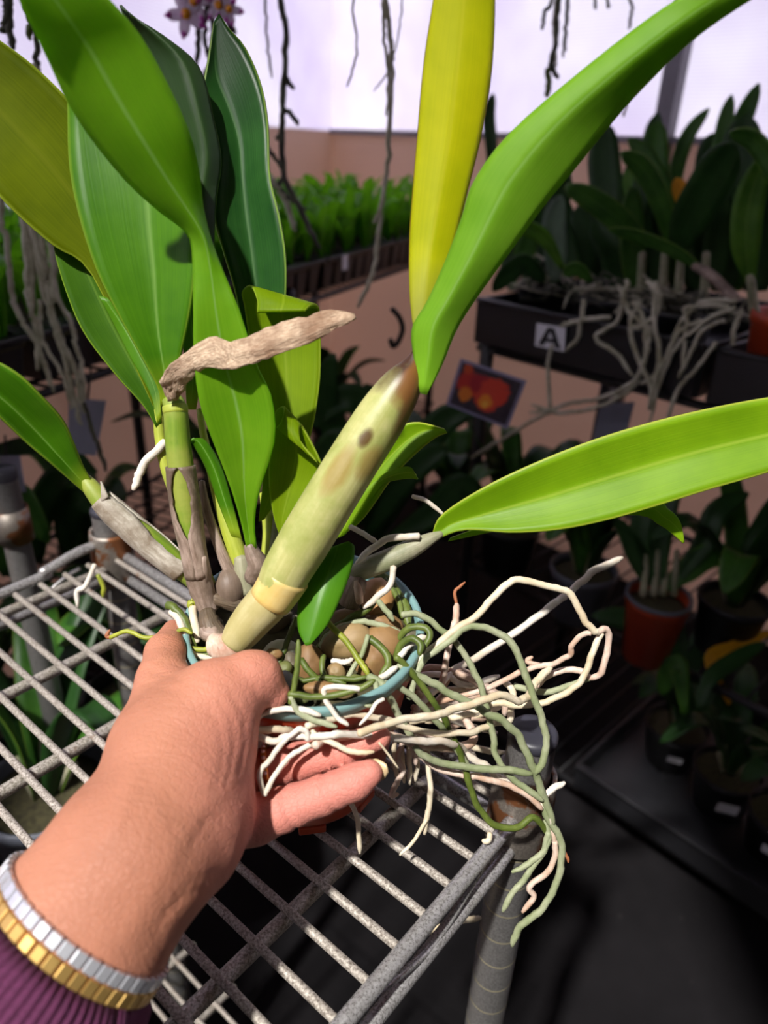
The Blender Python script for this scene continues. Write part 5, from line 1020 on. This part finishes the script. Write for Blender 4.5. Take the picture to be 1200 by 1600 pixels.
# ---- lower levels of the right rack
zr = W(1030, 930, 1.16); rb = np.array([zr[0], zr[1], .478])
make_pot(rb, .050, zr[2] - .478, M['pot_orange'], 'red-brown pot with a silver rim on the lower rack level', None, M['grey_plastic'], .70)
lw = thing('orchid', rb + Z3 * .1, 'dim orchid with an oval leaf in the red-brown pot on the lower rack level', 'plant')
def near(px, py, dz=0.0): return W(px, py, 1.16 + dz)
for (pts, wd, mt) in [([(1040, 920), (1072, 892), (1110, 868), (1168, 872)], 40, 'bg_leaf'), ([(1010, 915), (990, 870), (975, 830), (960, 810)], 22, 'bg_leaf_dark'), ([(1030, 915), (1030, 860), (1040, 800), (1060, 750)], 34, 'bg_leaf_dark'), ([(1020, 915), (1000, 840), (1010, 780), (990, 740)], 34, 'bg_leaf_dark'), ([(1050, 915), (1100, 850), (1120, 800), (1170, 770)], 36, 'bg_leaf_dark')]:
    bleaf([near(*p) for p in pts], wd, mt, lw)
for x in (1005, 1022, 1036, 1052): tube('cane', [near(x, 930), near(x + 6, 860)], [.007, .004], M['sheath_olive'], lw, 8, 8)
for k, (px, py, z, lb) in enumerate([(905, 930, 1.30, 'grey-black pot left of the red-brown pot on the lower rack level'), (1150, 930, 1.2, 'black pot right of the red-brown pot on the lower rack level'), (790, 880, 1.45, 'black pot under the picture card on the lower rack level'), (700, 860, 1.6, 'black pot at the far left end of the lower rack level')]):
    c = W(px, py, z); c[2] = .478; make_pot(c, .058, .10, M['black'] if k else M['grey_plastic'], lb, 'pots on the lower rack level')
    rand_orchid(c + Z3 * .09, 8, .26, .05, ['bg_leaf_dark', 'bg_leaf_dark', 'bg_leaf'], 'orchid in the ' + lb.replace(' lower rack level', ' lower level'), 'orchids on the lower rack level', seed=40 + k)
dk = thing('orchid', Wz(1085, 1130, .2), 'dark orchid with strap leaves and one yellowing leaf in the low tray', 'plant')
for (pts, wd, mt, z) in [([(1085, 1110), (1040, 1000), (980, 968), (925, 962)], 36, 'bg_leaf_dark', 1.18), ([(1075, 1120), (1062, 1040), (1060, 1000), (1057, 960)], 26, 'bg_leaf_dark', 1.2), ([(1140, 1100), (1110, 1030), (1150, 1010), (1210, 985)], 20, 'bg_leaf_yellow', 1.16), ([(1090, 1110), (1110, 1060), (1150, 1030), (1196, 1004)], 26, 'bg_leaf_dark', 1.14), ([(1070, 1115), (1060, 1040), (1045, 1050), (1034, 1086)], 30, 'bg_leaf', 1.16), ([(1100, 1110), (1120, 1060), (1125, 1090), (1150, 1120)], 26, 'bg_leaf_dark', 1.18)]:
    bleaf([W(x, y, z + .01 * i) for i, (x, y) in enumerate(pts)], wd, mt, dk)
for k, (px, py, h, lb, cd_) in enumerate([(1060, 1130, .175, 'black pot with a small white label, leftmost in the low tray', (.028, .016, .2)), (1140, 1200, .175, 'black pot with a larger white label in the low tray', (.036, .026, .3)), (1230, 1270, .175, 'black pot at the right edge of the low tray', (.03, .02, 0))]):
    c = Wz(px, py, h + .04); c[2] = .12; make_pot(c, .062, .095, M['black'], lb, 'pots in the low tray', None, .74, 'flower_pot', cd_)
    rand_orchid(c + Z3 * .09, 7, .22, .042, ['bg_leaf_dark'], 'orchid in the ' + lb, 'orchids in the low tray', seed=60 + k)
# ---- plants under and beyond the wire shelf at the left
for k, (px, py, lb, mt) in enumerate([(72, 1232, 'grey pot with a white label below the wire shelf', 'grey_plastic'), (-40, 1120, 'black pot below the wire shelf at the left edge', 'black'), (215, 1090, 'black pot below the wire shelf behind the finger', 'black')]):
    c = Wz(px, py, SHELF_Z - .446 + .12); c[2] = SHELF_Z - .443
    make_pot(c, .07, .125, M[mt], lb, 'pots below the wire shelf', None, .76, 'flower_pot', (.05, .035, -.3) if k == 0 else None)
    rand_orchid(c + Z3 * .11, 6, .26, .05, ['bg_leaf', 'bg_leaf_dark'], 'leafy orchid growing in the ' + lb, 'orchids below the wire shelf', lean=(.0, .35), seed=80 + k)
def silhouettes(label, base, lst, group=None):
    p = thing('orchid', base, label, 'plant', group)
    for (pts, wd, mt, Y) in lst: bleaf([Wy(x, y, Y) for x, y in pts], wd, mt, p)
    return p
silhouettes('leafy orchid with a bright drooping leaf at the left edge behind the shelf post', Wy(10, 900, .86), [([(20, 900), (0, 820), (20, 770), (76, 848)], 46, 'bg_leaf', .84), ([(10, 900), (-10, 820), (-4, 760), (10, 850)], 40, 'bg_leaf', .82), ([(150, 740), (100, 700), (50, 696), (-20, 706)], 30, 'bg_leaf_dark', .9), ([(60, 880), (64, 800), (90, 750), (118, 744)], 44, 'bg_leaf_dark', .95), ([(110, 880), (105, 820), (120, 780), (150, 800)], 40, 'bg_leaf_dark', .96), ([(80, 1000), (40, 950), (60, 920), (20, 900)], 44, 'bg_leaf_dark', .9), ([(60, 1000), (90, 930), (110, 960), (60, 1010)], 44, 'bg_leaf', .9)])
silhouettes('dark-leaved orchid silhouetted against the beige wall between the thick cane and curled leaf', Wy(560, 860, 1.05), [([(545, 800), (525, 680), (505, 620), (522, 552)], 44, 'bg_leaf_dark', 1.05), ([(560, 800), (575, 660), (540, 622), (478, 668)], 46, 'bg_leaf_dark', 1.05), ([(550, 820), (560, 720), (530, 690), (490, 720)], 46, 'bg_leaf_dark', 1.04), ([(570, 820), (600, 700), (590, 640), (570, 600)], 40, 'bg_leaf_dark', 1.08), ([(560, 820), (540, 740), (516, 730), (480, 760)], 40, 'bg_leaf_dark', 1.06), ([(570, 840), (620, 760), (660, 720), (700, 700)], 46, 'bg_leaf_dark', 1.08), ([(590, 840), (650, 720), (690, 660), (740, 640)], 46, 'bg_leaf_dark', 1.1), ([(600, 850), (680, 800), (720, 760), (760, 800)], 46, 'bg_leaf_dark', 1.1)])

# ---------------------------------------------------------------- plants hanging above the picture, their roots trailing down
M['wood'] = plain('basket_wood', hexc(110, 84, 58), .7)
def hanging(label, px, Y, strands, group='hanging orchids'):
    top = Wy(px, -95, Y); p = thing('hanging_orchid', top, label, 'plant', group)
    for lv in range(4):
        for s in (-1, 1):
            ax_, ay_ = ((.07, 0, 0), (0, .006, 0)) if lv % 2 else ((0, .07, 0), (.006, 0, 0)); off = np.array((0, .06 * s, 0) if lv % 2 else (.06 * s, 0, 0))
            box('slat', top + off + Z3 * (.014 * lv), ax_, ay_, Z3 * .006, M['wood'], p)
    for s in (-.06, .06): tube('wire', [top + np.array([s, 0, .05]), top + np.array([0, 0, .30]), np.array([top[0], top[1], CEIL])], .0012, M['black_metal'], p, 6)
    for k in range(5):
        a = k * 1.26; d = np.array([math.cos(a), math.sin(a), 0]); b = top + Z3 * .04
        V, Fc, Uv = blade_mesh([b, b + d * .04 + Z3 * .08, b + d * .10 + Z3 * .13, b + d * .17 + Z3 * .12], .035, norm(Z3 - d * .5)); solid(obj('leaf', mesh('leaf', V, Fc, Uv), M['bg_leaf'], p), .0012)
    for (pts, r, mt) in strands:
        P = [Wy(x, y, Y) for x, y in pts]
        if pts[0][1] <= 20: P = [top + (P[0] - top) * np.array([.5, .5, 0]) + Z3 * .0] + P
        broot(P, r, mt, p, n=max(16, len(P) * 6))
    return p
D_, G_ = 'bg_root_dark', 'bg_root'
hanging('hanging orchid whose dark branching root trails down left of the yellow leaf', 450, 1.05, [
  ([(438, 0), (447, 50), (443, 130), (441, 190), (443, 270), (465, 320), (500, 390)], .0040, D_), ([(446, 118), (452, 130), (459, 139)], .0028, D_), ([(443, 170), (455, 180), (466, 194)], .0032, D_), ([(442, 208), (436, 212), (433, 219)], .0034, D_), ([(418, 232), (443, 268), (436, 290), (450, 308), (478, 328)], .0030, D_), ([(423, 280), (445, 310), (462, 362)], .0042, G_), ([(416, 0), (418, 60), (425, 122)], .0016, D_)])
hanging('hanging orchid with one long thin grey root trailing beside the yellow leaf', 590, .95, [
  ([(603, 0), (610, 60), (611, 140), (605, 250), (595, 330), (586, 410), (574, 450), (558, 478)], .0030, G_), ([(598, 0), (601, 60), (607, 120), (604, 180)], .0020, G_), ([(552, 0), (557, 80), (542, 136)], .0014, G_), ([(628, 0), (622, 60), (608, 110), (584, 142)], .0010, G_), ([(594, 330), (584, 348)], .0026, G_)])
hanging('hanging orchid with short twisted roots at the upper right behind the arching leaf', 890, 1.15, [
  ([(862, 0), (852, 18), (847, 46)], .0026, D_), ([(872, 0), (869, 60), (861, 100), (872, 122)], .0036, D_), ([(887, 0), (884, 45), (881, 88)], .0026, D_), ([(870, 0), (866, 50), (868, 105)], .003, G_), ([(985, 0), (986, 20), (983, 46)], .002, D_), ([(930, 0), (930, 12)], .002, D_), ([(949, 0), (950, 10)], .002, D_), ([(855, 108), (858, 130), (854, 152)], .004, 'root_green'), ([(975, 180), (980, 150), (978, 130)], .002, G_)])
hf = hanging('hanging orchid with small white and purple flowers at the upper edge', 325, 1.1, [
  ([(313, 0), (311, 50), (307, 102)], .0036, 'bg_root_dark'), ([(322, 0), (320, 60), (325, 90)], .003, D_), ([(330, 0), (332, 50), (328, 100), (318, 120)], .0036, 'bg_root_dark'), ([(345, 0), (346, 60)], .003, D_), ([(355, 0), (356, 30), (366, 52)], .0046, 'bg_root_dark')])
M['petal'] = leaf_mat('petal', hexc(232, 214, 236), hexc(250, 240, 250), hexc(214, 120, 200), (1, 1, 1, 1), .5, edge=hexc(196, 60, 180), base=hexc(240, 220, 240))
M['petal_tip'] = plain('petal_tip', hexc(196, 60, 176), .5); M['lip'] = plain('lip', hexc(244, 160, 20), .45)
for (fx, fy, s) in ((291, 22, 1.0), (303, 2, .9), (342, 8, .8), (358, 14, .7)):
    c = Wy(fx, fy, 1.08); fl_ = obj('flower', mesh('flower', *tube_data([c + np.array([0, -.002, 0]), c + np.array([0, .010, 0])], [.0062 * s, .003], 10)), M['lip'], hf)
    tube('flower_stalk', [c + np.array([0, .008, 0]), c + np.array([.01, .03, .04]), Wy(325, -80, 1.1)], .0012, M['root_green'], hf, 6, 10)
    for k in range(5):
        a = 2 * math.pi * k / 5 + fx; d = np.array([math.cos(a), 0, math.sin(a)]); V, Fc, Uv = blade_mesh([c, c + d * .012 * s, c + d * .026 * s], .014 * s, (0, -1, 0), .1, 8, 4); solid(obj('petal', mesh('petal', V, Fc, Uv), M['petal'], fl_), .0006)
        tube('petal_tip', [c + d * .020 * s - np.array([0, .001, 0]), c + d * .027 * s], [.0035 * s, .0016 * s], M['petal_tip'], fl_, 8)
hanging('hanging orchid with a long bundle of pale roots at the left edge', 40, .78, [
  ([(10, 0), (12, 20), (3, 52)], .0036, D_), ([(14, 0), (15, 40), (20, 78)], .0034, D_), ([(40, 0), (45, 20), (47, 62)], .0030, 'root_green'), ([(52, 0), (57, 50), (58, 112)], .0030, 'bg_root_dark'),
  ([(57, 104), (24, 220), (0, 330), (10, 370), (14, 430), (28, 490), (50, 525), (70, 570), (84, 612)], .0030, G_), ([(57, 104), (28, 220), (36, 345), (50, 400), (50, 480), (58, 520), (60, 578)], .0037, G_), ([(57, 104), (36, 220), (48, 350), (70, 415), (76, 446)], .0041, G_), ([(57, 104), (72, 250), (80, 380), (84, 440), (83, 472)], .0036, G_),
  ([(57, 104), (46, 260), (62, 430), (85, 510), (100, 555), (115, 620), (127, 664)], .0030, G_), ([(57, 104), (60, 300), (78, 460), (95, 530), (115, 570), (131, 645)], .0030, G_), ([(57, 104), (76, 330), (88, 455), (110, 500), (118, 540), (127, 565), (132, 640)], .0025, G_), ([(62, 470), (66, 530), (100, 590), (112, 640)], .0024, G_), ([(132, 630), (150, 690), (168, 735)], .0026, D_), ([(57, 104), (40, 300), (44, 420), (46, 480)], .0043, G_)])
